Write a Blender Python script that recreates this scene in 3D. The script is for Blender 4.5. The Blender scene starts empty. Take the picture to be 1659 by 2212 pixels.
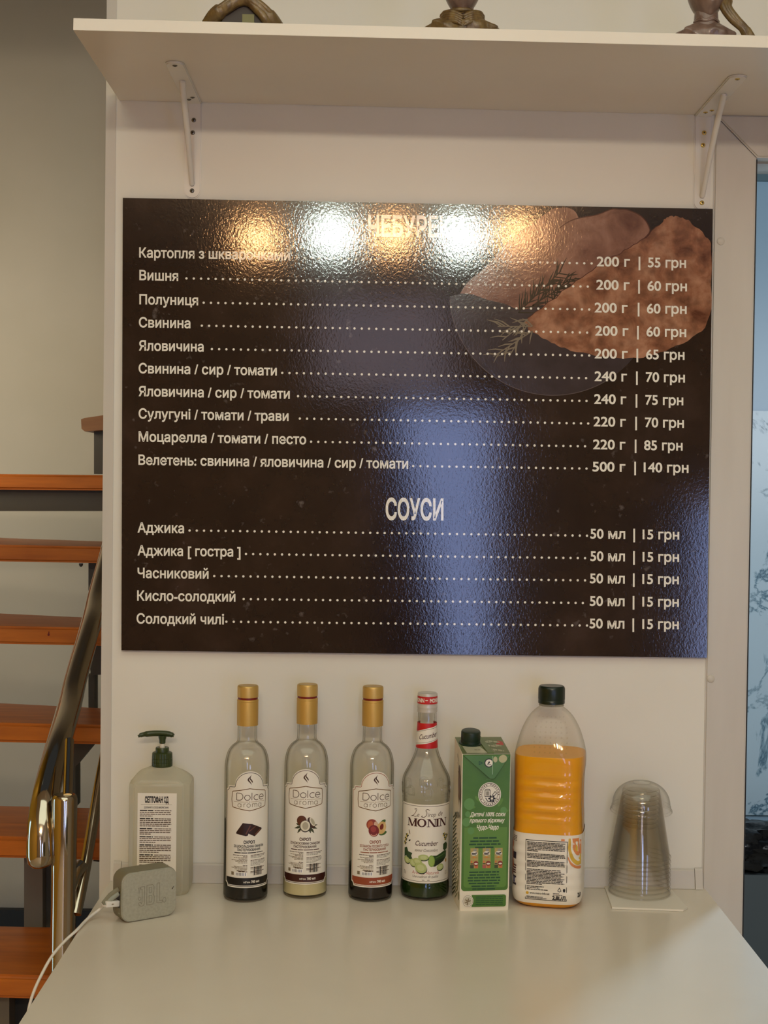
import bpy, bmesh, math, random
from mathutils import Vector, Matrix
from mathutils.geometry import tessellate_polygon, delaunay_2d_cdt
random.seed(7)
S = bpy.context.scene
COL = S.collection
PI = math.pi
TZ = 0.90                      # worktop height
EZ = 1.534                     # eye height
CY = -2.19                     # the camera stands this far in front of the wall panel (wall plane Y = 0)
F, CX, CYP = 3000.0, 829.5, 1106.0

# ------------------------------------------------------------------ camera
dY = Vector((804 - CX, 1045 - CYP, F)).normalized()
dX = Vector((1.0, 0.0145, 0.0)); dX = (dX - dY * dX.dot(dY)).normalized()
dZ = dX.cross(dY)
def cam_to_world(c):
    return Vector((c.dot(dX), c.dot(dY), c.dot(dZ)))
right, down, fwd = cam_to_world(Vector((1,0,0))), cam_to_world(Vector((0,1,0))), cam_to_world(Vector((0,0,1)))
CAM = Vector((0.0, CY, EZ))
cd = bpy.data.cameras.new('camera'); cam = bpy.data.objects.new('camera', cd); COL.objects.link(cam)
cd.sensor_fit = 'HORIZONTAL'; cd.sensor_width = 36.0; cd.lens = F / 1659.0 * 36.0; cd.clip_start = 0.05; cd.clip_end = 60
m = Matrix((( right.x, -down.x, -fwd.x), (right.y, -down.y, -fwd.y), (right.z, -down.z, -fwd.z))).to_4x4()
m.translation = CAM
cam.matrix_world = m
S.camera = cam
def ray(u, v):
    return cam_to_world(Vector((u - CX, v - CYP, F)))
def PY(u, v, Y=0.0):            # the point on the upright plane Y that the photo shows at (u, v)
    d = ray(u, v); return CAM + d * ((Y - CAM.y) / d.y)
def PZ(u, v, Z=TZ):             # the point on the level plane Z
    d = ray(u, v); return CAM + d * ((Z - CAM.z) / d.z)

# ------------------------------------------------------------------ look
S.view_settings.view_transform = 'Standard'; S.view_settings.look = 'None'
S.view_settings.gamma = 1.0; S.view_settings.use_curve_mapping = False
S.view_settings.exposure = 0.0
S.cycles.max_bounces = 10; S.cycles.diffuse_bounces = 4; S.cycles.glossy_bounces = 4
S.cycles.transmission_bounces = 8; S.cycles.transparent_max_bounces = 96
S.cycles.caustics_reflective = False; S.cycles.caustics_refractive = False
S.cycles.sample_clamp_indirect = 4.0
W = bpy.data.worlds.new('world'); S.world = W; W.use_nodes = True
bg = W.node_tree.nodes['Background']; bg.inputs[0].default_value = (0.75, 0.80, 0.88, 1); bg.inputs[1].default_value = 0.05

def light(name, kind, loc, energy, color, size=0.1, rot=None, size_y=None, target=None, spread=None):
    l = bpy.data.lights.new(name, kind); l.energy = energy; l.color = color
    if kind == 'POINT': l.shadow_soft_size = size
    if kind == 'AREA':
        l.size = size
        if size_y: l.shape = 'RECTANGLE'; l.size_y = size_y
        if spread: l.spread = spread
    o = bpy.data.objects.new(name, l); COL.objects.link(o); o.location = loc
    if target is not None:
        o.rotation_euler = (Vector(target) - Vector(loc)).to_track_quat('-Z', 'Y').to_euler()
    return o
LY, LZ = -3.80, 2.595
WARM = (0.93, 1.08, 0.95)
for lx in (-0.185, 0.365): light('white_lamp', 'POINT', (lx, LY, LZ), 27, WARM, 0.065)
for lx, dz in ((-0.50, -0.02), (0.075, 0.0), (0.605, 0.02)): light('amber_lamp', 'POINT', (lx, LY, LZ + dz), 17, (1.0, 0.50, 0.20), 0.06)
light('ceiling_fill', 'AREA', (0.1, -1.7, 2.74), 17.0, (0.97, 1.06, 0.89), 2.6, size_y=1.8, target=(0.1, -1.7, 0))
light('stair_fill', 'AREA', (-1.75, 0.7, 2.0), 4.9, (1.0, 0.90, 0.68), 0.5, target=(-1.2, 2.4, 1.85), spread=math.radians(95))  # unseen light added to warm the wall behind the stairs
light('left_wall_fill', 'AREA', (-1.7, 0.9, 3.0), 4.5, (1.0, 0.88, 0.6), 0.5, target=(-2.5, 1.0, 1.2), spread=math.radians(110))  # unseen light added so the handrail reflects a bright ochre wall
light('stair_daylight', 'AREA', (-1.75, 0.25, 0.75), 5.5, (0.45, 0.78, 1.0), 0.8, target=(-0.7, 2.4, 0.55))
light('side_room_fill', 'AREA', (1.75, 0.35, 1.9), 17, (0.95, 0.97, 1.0), 0.8, target=(1.6, 2.3, 1.3))  # unseen light added to brighten the blue wall
light('side_room_daylight', 'AREA', (1.83, 1.93, 1.62), 9, (0.48, 0.72, 1.0), 0.30, target=(0.40, -0.25, 0.9), spread=math.radians(70))

# ------------------------------------------------------------------ materials
def lin(c):
    return tuple((x/255/12.92 if x/255 <= .04045 else ((x/255+.055)/1.055)**2.4) for x in c)
MATS = {}
def mat(name, rgb, rough=0.5, metal=0.0, spec=0.5, coat=0.0, srgb=True):
    if name in MATS: return MATS[name]
    M = bpy.data.materials.new(name); M.use_nodes = True
    b = M.node_tree.nodes['Principled BSDF']
    c = lin(rgb) if srgb else rgb
    b.inputs['Base Color'].default_value = (*c, 1)
    b.inputs['Roughness'].default_value = rough; b.inputs['Metallic'].default_value = metal
    b.inputs['Specular IOR Level'].default_value = spec
    b.inputs['Coat Weight'].default_value = coat; b.inputs['Coat Roughness'].default_value = 0.08
    MATS[name] = M; return M
def nt(M): return M.node_tree.nodes, M.node_tree.links, M.node_tree.nodes['Principled BSDF']
def coords(M, scale=(1,1,1), kind='Object'):
    n, l, b = nt(M)
    tc = n.new('ShaderNodeTexCoord'); mp = n.new('ShaderNodeMapping'); mp.inputs['Scale'].default_value = scale
    l.new(tc.outputs[kind], mp.inputs['Vector']); return mp.outputs[0]
def add_noise(M, vec, scale, detail=3, rough=0.5, dist=0.0):
    n, l, b = nt(M); t = n.new('ShaderNodeTexNoise'); t.inputs['Scale'].default_value = scale
    t.inputs['Detail'].default_value = detail; t.inputs['Roughness'].default_value = rough; t.inputs['Distortion'].default_value = dist
    l.new(vec, t.inputs['Vector']); return t.outputs[0]
def ramp(M, fac, stops):
    n, l, b = nt(M); r = n.new('ShaderNodeValToRGB'); e = r.color_ramp.elements
    while len(e) < len(stops): e.new(0.5)
    for k, (p, c) in enumerate(stops):
        e[k].position = p; e[k].color = (*c, 1)
    l.new(fac, r.inputs[0]); return r.outputs[0]
def to_color(M, sock): nt(M)[1].new(sock, nt(M)[2].inputs['Base Color'])
def bump(M, h, dist, strength=1.0):
    n, l, b = nt(M); k = n.new('ShaderNodeBump'); k.inputs['Distance'].default_value = dist; k.inputs['Strength'].default_value = strength
    l.new(h, k.inputs['Height']); l.new(k.outputs[0], b.inputs['Normal'])
def noisy(name, c1, c2, scale, rough=0.5, stretch=(1,1,1), bumpd=0.0, metal=0.0, spec=0.5, coat=0.0, detail=4, lo=.3, hi=.7):
    if name in MATS: return MATS[name]
    M = mat(name, c1, rough, metal, spec, coat); v = coords(M, stretch); f = add_noise(M, v, scale, detail)
    to_color(M, ramp(M, f, [(lo, lin(c1)), (hi, lin(c2))]))
    if bumpd: bump(M, f, bumpd)
    return M
def film(name, tint=(1,1,1), edge=(.6,.6,.55), gloss=0.9, rough=0.03, haze=None, haze_amt=0.0, blend=0.35):
    """clear glass / plastic wall: lets light through, darkens towards its rim, reflects by Fresnel"""
    if name in MATS: return MATS[name]
    M = bpy.data.materials.new(name); M.use_nodes = True; n, l = M.node_tree.nodes, M.node_tree.links
    n.remove(n['Principled BSDF']); out = n['Material Output']
    lw = n.new('ShaderNodeLayerWeight'); lw.inputs['Blend'].default_value = blend
    r = n.new('ShaderNodeValToRGB'); r.color_ramp.elements[0].color = (*tint, 1); r.color_ramp.elements[1].color = (*edge, 1)
    r.color_ramp.elements[0].position = 0.35; r.color_ramp.elements[1].position = 0.97
    l.new(lw.outputs['Facing'], r.inputs[0])
    tr = n.new('ShaderNodeBsdfTransparent'); l.new(r.outputs[0], tr.inputs[0])
    gl = n.new('ShaderNodeBsdfGlossy'); gl.inputs['Roughness'].default_value = rough
    lf = n.new('ShaderNodeLayerWeight'); lf.inputs['Blend'].default_value = .5
    pw = n.new('ShaderNodeMath'); pw.operation = 'POWER'; pw.inputs[1].default_value = 5.0; l.new(lf.outputs['Facing'], pw.inputs[0])
    mul = n.new('ShaderNodeMath'); mul.operation = 'MULTIPLY_ADD'; mul.inputs[1].default_value = .40*gloss; mul.inputs[2].default_value = .035*gloss; mul.use_clamp = True
    l.new(pw.outputs[0], mul.inputs[0])
    base = tr.outputs[0]
    if haze:
        df = n.new('ShaderNodeBsdfDiffuse'); df.inputs[0].default_value = (*haze, 1)
        tl = n.new('ShaderNodeBsdfTranslucent'); tl.inputs[0].default_value = (*haze, 1)
        a = n.new('ShaderNodeMixShader'); a.inputs[0].default_value = .5; l.new(df.outputs[0], a.inputs[1]); l.new(tl.outputs[0], a.inputs[2])
        h = n.new('ShaderNodeMixShader'); h.inputs[0].default_value = haze_amt; l.new(base, h.inputs[1]); l.new(a.outputs[0], h.inputs[2]); base = h.outputs[0]
    mx = n.new('ShaderNodeMixShader'); l.new(mul.outputs[0], mx.inputs[0]); l.new(base, mx.inputs[1]); l.new(gl.outputs[0], mx.inputs[2])
    l.new(mx.outputs[0], out.inputs[0]); MATS[name] = M; return M

white_panel = noisy('white panel', (233,230,221), (226,222,211), 3, 0.35, spec=.4)
pvc = noisy('white plastic frame', (208,203,195), (199,193,184), 6, 0.32, (3,3,.4), spec=.4)
laminate = noisy('white laminate', (232,224,212), (227,218,205), 4, 0.28, spec=.45)
paint = noisy('painted plaster', (190,182,168), (182,174,158), 2.5, 0.75, bumpd=.0006)

# ------------------------------------------------------------------ helpers
def obj(name, bm, mats, parent=None, smooth=False, loc=None):
    me = bpy.data.meshes.new(name); bm.normal_update(); bm.to_mesh(me); bm.free()
    for mm in (mats if isinstance(mats, (list, tuple)) else [mats]): me.materials.append(mm)
    if smooth:
        for p in me.polygons: p.use_smooth = True
        try: me.set_sharp_from_angle(angle=math.radians(38))
        except Exception: pass
    o = bpy.data.objects.new(name, me); COL.objects.link(o)
    if parent is not None: o.parent = parent
    if loc is not None: o.location = loc
    return o
def tag(o, label, cat, group=None, kind=None):
    o['label'] = label
    if cat: o['category'] = cat
    if group: o['group'] = group
    if kind: o['kind'] = kind
    return o
def thing(name, label, cat, loc=(0,0,0), rotz=0.0, group=None):
    o = bpy.data.objects.new(name, None); o.empty_display_size = .05; COL.objects.link(o)
    o.location = loc; o.rotation_euler = (0, 0, rotz); return tag(o, label, cat, group)
def struct(name, bm, mats, parent=None, smooth=False):
    o = obj(name, bm, mats, parent, smooth)
    if parent is None: o['kind'] = 'structure'
    return o
def box(bm, x0, x1, y0, y1, z0, z1, bev=0.0, mi=0):
    r = bmesh.ops.create_cube(bm, size=1.0, matrix=Matrix.Translation(((x0+x1)/2,(y0+y1)/2,(z0+z1)/2)) @ Matrix.Diagonal((x1-x0,y1-y0,z1-z0,1)))
    vs = r['verts']; fs = {f for v in vs for f in v.link_faces}
    for f in fs: f.material_index = mi
    if bev:
        es = list({e for v in vs for e in v.link_edges})
        bmesh.ops.bevel(bm, geom=es, offset=bev, segments=2, affect='EDGES', profile=.7)
    return bm
def bx(*a, **k): return box(bmesh.new(), *a, **k)
def prism(bm, front, depth, mi=0):
    """polygon of 3D points pushed by the vector depth"""
    depth = Vector(depth); a = [bm.verts.new(p) for p in front]; b = [bm.verts.new(Vector(p)+depth) for p in front]
    fs = [bm.faces.new(a), bm.faces.new(b[::-1])]
    k = len(a)
    for i in range(k): fs.append(bm.faces.new((a[i], b[i], b[(i+1) % k], a[(i+1) % k])))
    for f in fs: f.material_index = mi
    bmesh.ops.recalc_face_normals(bm, faces=fs)
    return bm
def lathe(bm, prof, seg=48, rfun=None, cx=0, cy=0, mi=0, close_top=True, close_bot=True):
    """prof: (radius, z) from the bottom up; rfun(r, z, angle) reshapes it"""
    rings = []
    for r, z in prof:
        if r < 1e-6: rings.append([bm.verts.new((cx, cy, z))]); continue
        ring = []
        for k in range(seg):
            a = 2*PI*k/seg
            if rfun:
                q = rfun(r, z, a); ring.append(bm.verts.new((cx+q[0], cy+q[1], z if len(q) < 3 else q[2])))
            else: ring.append(bm.verts.new((cx+r*math.cos(a), cy+r*math.sin(a), z)))
        rings.append(ring)
    fs = []
    for A, B in zip(rings, rings[1:]):
        if len(A) == 1 and len(B) == 1: continue
        for k in range(seg):
            k2 = (k+1) % seg
            if len(A) == 1: fs.append(bm.faces.new((A[0], B[k2], B[k])))
            elif len(B) == 1: fs.append(bm.faces.new((A[k], A[k2], B[0])))
            else: fs.append(bm.faces.new((A[k], A[k2], B[k2], B[k])))
    if close_bot and len(rings[0]) > 1: fs.append(bm.faces.new(rings[0][::-1]))
    if close_top and len(rings[-1]) > 1: fs.append(bm.faces.new(rings[-1]))
    for f in fs: f.material_index = mi
    return bm
def smooth_prof(pts, n=5):
    """Catmull-Rom through (r, z) points"""
    out = []
    for i in range(len(pts)-1):
        p0 = pts[max(i-1,0)]; p1 = pts[i]; p2 = pts[i+1]; p3 = pts[min(i+2,len(pts)-1)]
        for k in range(n):
            t = k/n
            out.append(tuple(.5*((2*p1[j]) + (-p0[j]+p2[j])*t + (2*p0[j]-5*p1[j]+4*p2[j]-p3[j])*t*t + (-p0[j]+3*p1[j]-3*p2[j]+p3[j])*t**3) for j in range(len(p1))))
    out.append(tuple(pts[-1])); return out
def tube(bm, pts, rad, seg=14, caps=True, mi=0, flat=1.0):
    pts = [Vector(p) for p in pts]; n = len(pts)
    rad = rad if isinstance(rad, (list, tuple)) else [rad]*n
    rings = []; up = None
    for i, p in enumerate(pts):
        d = (pts[min(i+1,n-1)] - pts[max(i-1,0)]).normalized()
        if up is None: up = d.orthogonal().normalized() if abs(d.x) > .9 else (Vector((1,0,0)) - d*d.x).normalized()
        else: up = (up - d*up.dot(d)).normalized()
        s = d.cross(up)
        rings.append([bm.verts.new(p + up*(rad[i]*math.cos(2*PI*k/seg)) + s*(rad[i]*flat*math.sin(2*PI*k/seg))) for k in range(seg)])
    fs = []
    for A, B in zip(rings, rings[1:]):
        for k in range(seg): fs.append(bm.faces.new((A[k], A[(k+1)%seg], B[(k+1)%seg], B[k])))
    if caps: fs.append(bm.faces.new(rings[0][::-1])); fs.append(bm.faces.new(rings[-1]))
    for f in fs: f.material_index = mi
    bmesh.ops.recalc_face_normals(bm, faces=fs)
    return bm
def arc(cx, cy, rx, ry, a0, a1, n=16):
    return [(cx + rx*math.cos(math.radians(a0+(a1-a0)*k/n)), cy + ry*math.sin(math.radians(a0+(a1-a0)*k/n))) for k in range(n+1)]
def spline(pts, n=8):
    return smooth_prof(pts, n)

# flat print: polygons, strokes and lettering on one mesh, laid onto a surface by a mapping function
TXT = {}
def inside(p, poly):
    c = False; j = len(poly)-1
    for i in range(len(poly)):
        a, b = poly[i], poly[j]
        if (a[1] > p[1]) != (b[1] > p[1]) and p[0] < (b[0]-a[0])*(p[1]-a[1])/(b[1]-a[1]) + a[0]: c = not c
        j = i
    return c
def area(q): return sum(q[i-1][0]*q[i][1] - q[i][0]*q[i-1][1] for i in range(len(q)))/2
def grow(q, d):                       # push an outline outward (to its right-hand side) by d
    out = []; n = len(q)
    for i in range(n):
        d1 = Vector((q[i][0]-q[i-1][0], q[i][1]-q[i-1][1])).normalized(); d2 = Vector((q[(i+1)%n][0]-q[i][0], q[(i+1)%n][1]-q[i][1])).normalized()
        n1, n2 = Vector((d1.y,-d1.x)), Vector((d2.y,-d2.x)); m_ = n1+n2
        if m_.length < 1e-4: m_ = n1.copy()
        m_.normalize(); k = d/max(.8, m_.dot(n1)); out.append((q[i][0]+m_.x*k, q[i][1]+m_.y*k))
    return out
def text_faces(s, bold=0.0, shear=0.0):
    key = (s, bold, shear)
    if key not in TXT:
        c = bpy.data.curves.new('lettering', 'FONT'); c.body = s; c.size = 1
        o = bpy.data.objects.new('lettering', c); COL.objects.link(o)
        dg = bpy.context.evaluated_depsgraph_get(); cv = o.evaluated_get(dg).to_curve(dg)
        cont = []
        for sp in cv.splines:
            bp = sp.bezier_points; n = len(bp); q = []
            for i in range(n):
                a, b = bp[i], bp[(i+1) % n]; p0, p1, p2, p3 = a.co, a.handle_right, b.handle_left, b.co
                straight = abs((p1-p0).cross(p3-p0).z) < 1e-5 and abs((p2-p0).cross(p3-p0).z) < 1e-5
                for k in range(1 if straight else 4):
                    t = k/4; w = p0*(1-t)**3 + p1*(3*t*(1-t)**2) + p2*(3*t*t*(1-t)) + p3*t**3
                    if not q or (q[-1][0]-w.x)**2 + (q[-1][1]-w.y)**2 > 1e-8: q.append((w.x, w.y))
            if len(q) > 2 and (q[0][0]-q[-1][0])**2 + (q[0][1]-q[-1][1])**2 < 1e-8: q.pop()
            if len(q) > 2: cont.append(q)
        o.to_curve_clear() if hasattr(o, 'to_curve_clear') else None
        bpy.data.objects.remove(o); bpy.data.curves.remove(c)
        outer, holes, sgn = [], [], []
        for q in cont:                      # a piece inside a bigger one that winds the other way is a hole
            box_ = [r for r in cont if r is not q and abs(area(r)) > abs(area(q)) and all(inside(p, r) for p in q[::3])]
            top = max(box_, key=lambda r: abs(area(r))) if box_ else q
            if area(q)*area(top) < 0: holes.append(q)
            else: outer.append(q); sgn.append(1 if area(q) > 0 else -1)
        own = {i: [] for i in range(len(outer))}
        for h in holes:
            k = [i for i in range(len(outer)) if inside(h[0], outer[i])]
            if k: own[min(k, key=lambda i: abs(area(outer[i])))].append(h)
        loops = []
        for i, q in enumerate(outer):
            for r in [q] + own[i]:
                g = grow(r, bold*sgn[i]); loops.append(g if sgn[i] > 0 else g[::-1])     # outlines anticlockwise, holes clockwise
        fs = []
        loops.sort(key=lambda r: min(p[0] for p in r)); groups = []; xe = -1e9
        for r in loops:                     # letter by letter
            if min(p[0] for p in r) > xe: groups.append([])
            groups[-1].append(r); xe = max(xe, max(p[0] for p in r))
        for g in groups:
            vs = []; es = []
            for r in g:
                n0 = len(vs); vs += [Vector(p) for p in r]; es += [(n0+k, n0+(k+1) % len(r)) for k in range(len(r))]
            ov, oe, of, *_ = delaunay_2d_cdt(vs, es, [], 0, 1e-6)
            bb = [(min(p[0] for p in r), max(p[0] for p in r), min(p[1] for p in r), max(p[1] for p in r), r, 1 if area(r) > 0 else -1) for r in g]
            for t in of:
                cx, cy = sum(ov[j].x for j in t)/len(t), sum(ov[j].y for j in t)/len(t)
                if sum(sg for x0, x1, y0, y1, r, sg in bb if x0 < cx < x1 and y0 < cy < y1 and inside((cx, cy), r)) > 0:
                    fs.append([(ov[j].x + shear*ov[j].y, ov[j].y) for j in t])
        xs = [p[0] for f in fs if f for p in f]
        TXT[key] = (fs, min(xs), max(xs))
    return TXT[key]
class Print:
    def __init__(self, unit=0.001, lift=0.00008):
        self.f = []; self.mats = []; self.u = unit; self.lift = lift
    def mi(self, M):
        if M not in self.mats: self.mats.append(M)
        return self.mats.index(M)
    def face(self, pts, M, z): self.f.append((pts, self.mi(M), z))
    def poly(self, pts, M, z=0):
        t = tessellate_polygon([[Vector((p[0], p[1], 0)) for p in pts]])
        for a in t: self.face([pts[i] for i in a], M, z)
    def rect(self, x0, x1, y0, y1, M, z=0): self.face([(x0,y0),(x1,y0),(x1,y1),(x0,y1)], M, z)
    def disc(self, cx, cy, rx, ry, M, z=0, n=20, rot=0):
        c, s = math.cos(math.radians(rot)), math.sin(math.radians(rot))
        self.face([(cx+rx*math.cos(2*PI*k/n)*c-ry*math.sin(2*PI*k/n)*s, cy+rx*math.cos(2*PI*k/n)*s+ry*math.sin(2*PI*k/n)*c) for k in range(n)], M, z)
    def ring(self, cx, cy, rx, ry, ix, iy, M, z=0, n=28):
        for k in range(n):
            a, b = 2*PI*k/n, 2*PI*(k+1)/n
            self.face([(cx+rx*math.cos(a), cy+ry*math.sin(a)), (cx+rx*math.cos(b), cy+ry*math.sin(b)), (cx+ix*math.cos(b), cy+iy*math.sin(b)), (cx+ix*math.cos(a), cy+iy*math.sin(a))], M, z)
    def stroke(self, pts, w, M, z=0, closed=False):
        n = len(pts); L = []; R = []
        w = w if isinstance(w, (list, tuple)) else [w]*n
        for i in range(n):
            a = pts[i-1] if (i or closed) else pts[i]; b = pts[(i+1) % n] if (i < n-1 or closed) else pts[i]; p = pts[i]
            d1 = Vector((p[0]-a[0], p[1]-a[1])); d2 = Vector((b[0]-p[0], b[1]-p[1]))
            if d1.length < 1e-9: d1 = d2
            if d2.length < 1e-9: d2 = d1
            d1.normalize(); d2.normalize(); t = d1 + d2
            if t.length < 1e-6: t = d1
            t.normalize(); nn = Vector((-t.y, t.x)); k = min(1/max(.35, abs(nn.dot(Vector((-d1.y, d1.x))))), 2.2)*w[i]/2
            L.append((p[0]+nn.x*k, p[1]+nn.y*k)); R.append((p[0]-nn.x*k, p[1]-nn.y*k))
        for i in range(n if closed else n-1):
            j = (i+1) % n; self.face([L[i], R[i], R[j], L[j]], M, z)
    def text(self, s, x0, x1, y, h, M, z=1, bold=0.0, shear=0.0, center=False, base=None):
        """lettering from x0 to x1 (stretched to fit), baseline y, capital height h"""
        fs, a, b = text_faces(s, bold, shear)
        k = (x1-x0)/(b-a); ky = h/0.70
        zz = z
        for f in fs:
            if f is None: zz = z + random.random()*.3; continue
            q = [(x0+(p[0]-a)*k, y + p[1]*ky) for p in f]
            if base: q = [(p[0], p[1] + base(p[0])) for p in q]
            self.face(q, M, zz)
    def bars(self, x0, x1, y, h, M, z=1, fill=1.0, align='l', lo=2, hi=6):
        """a line of print too small to read"""
        w = (x1-x0)*fill; s = x0 if align == 'l' else x1-w if align == 'r' else (x0+x1-w)/2
        x = s
        while x < s+w:
            e = min(x + random.uniform(lo, hi)*h, s+w)
            if e-x > h*.3: self.rect(x, e, y, y+h, M, z)
            x = e + h*.55
    def bm(self, fn, step=None):
        bm = bmesh.new()
        for pts, mi, z in self.f:
            try: f = bm.faces.new([bm.verts.new((p[0]*self.u, p[1]*self.u, z)) for p in pts])
            except ValueError: continue
            f.material_index = mi
        bmesh.ops.recalc_face_normals(bm, faces=bm.faces[:])
        for f in bm.faces:
            if f.normal.z < 0: f.normal_flip()
        if step:
            xs = [v.co.x for v in bm.verts]; x = math.ceil(min(xs)/step)*step
            while x < max(xs):
                bmesh.ops.bisect_plane(bm, geom=bm.verts[:]+bm.edges[:]+bm.faces[:], plane_co=(x,0,0), plane_no=(1,0,0), dist=1e-7)
                x += step
        for v in bm.verts: v.co = fn(v.co.x, v.co.y, v.co.z*self.lift)
        return bm
    def build(self, name, fn, parent=None, step=None): return obj(name, self.bm(fn, step), self.mats, parent)
def on_cyl(R, phi0=0.0, rf=None):
    def fn(u, v, l):
        r = R if rf is None else rf(v)
        a = u/R + phi0; return Vector(((r+l)*math.sin(a), -(r+l)*math.cos(a), v))
    return fn
def on_plane(O, ux, uy, n):
    O, ux, uy, n = Vector(O), Vector(ux), Vector(uy), Vector(n)
    return lambda u, v, l: O + ux*u + uy*v + n*l

# ================================================================== SETTING
def wx(u, y): return u - (y-200)*.0085          # the panel's left edge drifts left going down
bm = bmesh.new()
prism(bm, [PY(wx(230,-900),-900), PY(1568,-900), PY(1545,250), PY(1517,1900), PY(1497,3140), PY(wx(230,3140),3140)], (0,.09,0))
struct('wall_front', bm, white_panel)['label'] = 'white wall panel behind the menu board'
bm = bmesh.new()
prism(bm, [PY(wx(230,-900)-1,-900,-.0014), PY(wx(250,-900),-900,-.0014), PY(wx(250,3140)+3,3140,-.0014), PY(wx(230,3140)-1,3140,-.0014)], (0,.0013,0))
struct('trim_1', bm, pvc)['label'] = 'white corner strip down the left edge of the wall panel'
# header over the door opening on the right
bm = bmesh.new()
prism(bm, [PY(1568,-900,.001), PY(2063,-900,.001), PY(2063,256,.001), PY(1546,250,.001)], (0,.08,0))
struct('wall_header', bm, white_panel)['label'] = 'white wall above the doorway'

struct('wall_front_right', bx(.92, 2.7, .001, .08, 0, 2.8), white_panel)['label'] = 'white wall to the right of the doorway'
rub = mat('black gasket', (28,28,28), .5)
door = thing('door_1', 'white plastic door frame at the right edge', None); door['kind'] = 'structure'
fY = -.004
bm = bmesh.new(); prism(bm, [PY(1545,248,fY), PY(1634.5,340.5,fY), PY(1604,2021,fY), PY(1583.6,3140,fY), PY(1497,3140,fY), PY(1517,1900,fY)], (0,.07,0))
bmesh.ops.bevel(bm, geom=[e for e in bm.edges if all(abs(v.co.y-fY) < 1e-5 for v in e.verts)], offset=.0025, segments=3, affect='EDGES')
obj('frame_stile', bm, pvc, door, True)
bm = bmesh.new(); prism(bm, [PY(1546.5,247.5,fY), PY(2064,255,fY), PY(2064,346,fY), PY(1636,340,fY)], (0,.07,0))
bmesh.ops.bevel(bm, geom=[e for e in bm.edges if all(abs(v.co.y-fY) < 1e-5 for v in e.verts)], offset=.0025, segments=3, affect='EDGES')
obj('frame_rail', bm, pvc, door, True)
bm = bmesh.new(); prism(bm, [PY(1636.2,341,.03), PY(1960,345,.03), PY(1960,358,.03), PY(1636,354,.03)], (0,.05,0)); obj('glazing_bead', bm, pvc, door)
bm = bmesh.new(); prism(bm, [PY(1634.5,340,.01), PY(1636.3,340,.01), PY(1606,2021,.01), PY(1585.5,3140,.01), PY(1583.6,3140,.01), PY(1604,2021,.01)], (0,.05,0)); obj('gasket', bm, rub, door)
obj('frame_stile', bx(.838, .92, fY, .066, 0, PY(1700,345,fY).z), pvc, door)
for u, v in ((1557,521), (1535.3,1466)):
    p = PY(u, v, fY); bm = lathe(bmesh.new(), [(.0063,0), (.006,.0012), (.0045,.0022), (.002,.0027), (0,.0028)], 20)
    bmesh.ops.transform(bm, matrix=Matrix.Translation(p) @ Matrix.Rotation(PI/2, 4, 'X'), verts=bm.verts); obj('screw_cap', bm, pvc, door, True)

# floor, far wall, dividing wall, the room behind the viewer
floor_m = noisy('floor tiles', (214,205,190), (202,192,176), 5, .35)
struct('floor', bx(-2.6, 2.8, -6.2, 2.6, -.05, 0), floor_m)['label'] = 'beige floor'
struct('wall_back', bx(-2.6, .32, 2.42, 2.5, 0, 4.2), paint)['label'] = 'greyish plaster wall behind the stairs'
struct('wall_left', bx(-2.6, -2.5, -6.2, 2.5, 0, 4.2), noisy('ochre plaster', (206,162,52), (194,150,44), 3, .7))['label'] = 'ochre side wall'
struct('wall_divider', bx(.32, .42, .1, 2.5, 0, 4.2), paint)['label'] = 'dividing wall behind the panel'
struct('baseboard_back', bx(-2.5, .32, 2.395, 2.42, 0, .105), mat('black skirting', (14,14,15), .4))['label'] = 'black skirting board under the stair wall'
struct('wall_right', bx(2.7, 2.8, -6.2, 2.6, 0, 2.8), paint)['label'] = 'right side wall'
struct('ceiling', bx(-2.6, 2.8, -6.2, -.0, 2.8, 2.85), mat('ceiling paint', (190,182,168), .8))['label'] = 'ceiling of the front room'
struct('wall_rear', bx(-2.6, 2.8, -6.3, -6.2, 0, 2.8), mat('rear wall paint', (150,132,112), .8))['label'] = 'brown wall behind the viewer'
sky_m = bpy.data.materials.new('daylight glass'); sky_m.use_nodes = True
n_, l_, b_ = nt(sky_m); b_.inputs['Base Color'].default_value = (.02,.03,.05,1)
b_.inputs['Emission Color'].default_value = (.40,.53,1,1); b_.inputs['Emission Strength'].default_value = 7
wd = struct('window_1', bx(.12, .72, -6.19, -6.17, .35, 2.0), sky_m); wd['label'] = 'daylit glass door in the rear wall'
blk = bmesh.new()
for k in range(12):
    z0, z1 = .36+.137*k, .36+.137*(k+1)
    box(blk, .05, .47-.34*(k/11)**1.2, -6.14-.01*(k % 2), -6.10, z0, z1)
obj('blocker', blk, mat('dark curtain', (30,26,28), .9), wd)  # added blocker: slants the reflected daylight's edge, standing for the viewer's shoulder
struct('window_2', bx(1.98, 2.6, -6.19, -6.17, .3, 1.45), sky_m)['label'] = 'daylit pane at the right of the rear wall'

pm = bpy.data.materials.new('violet glow'); pm.use_nodes = True; b_ = nt(pm)[2]; b_.inputs['Base Color'].default_value = (.03,.03,.04,1); b_.inputs['Emission Color'].default_value = (.50,.43,.52,1); b_.inputs['Emission Strength'].default_value = 3.0
struct('glow_panel', bx(-.34, .46, -6.19, -6.17, 2.08, 2.66), pm)['label'] = 'added violet glowing panel above the rear glass door'  # glowing panel added to put a violet sheen on the menu board

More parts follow.
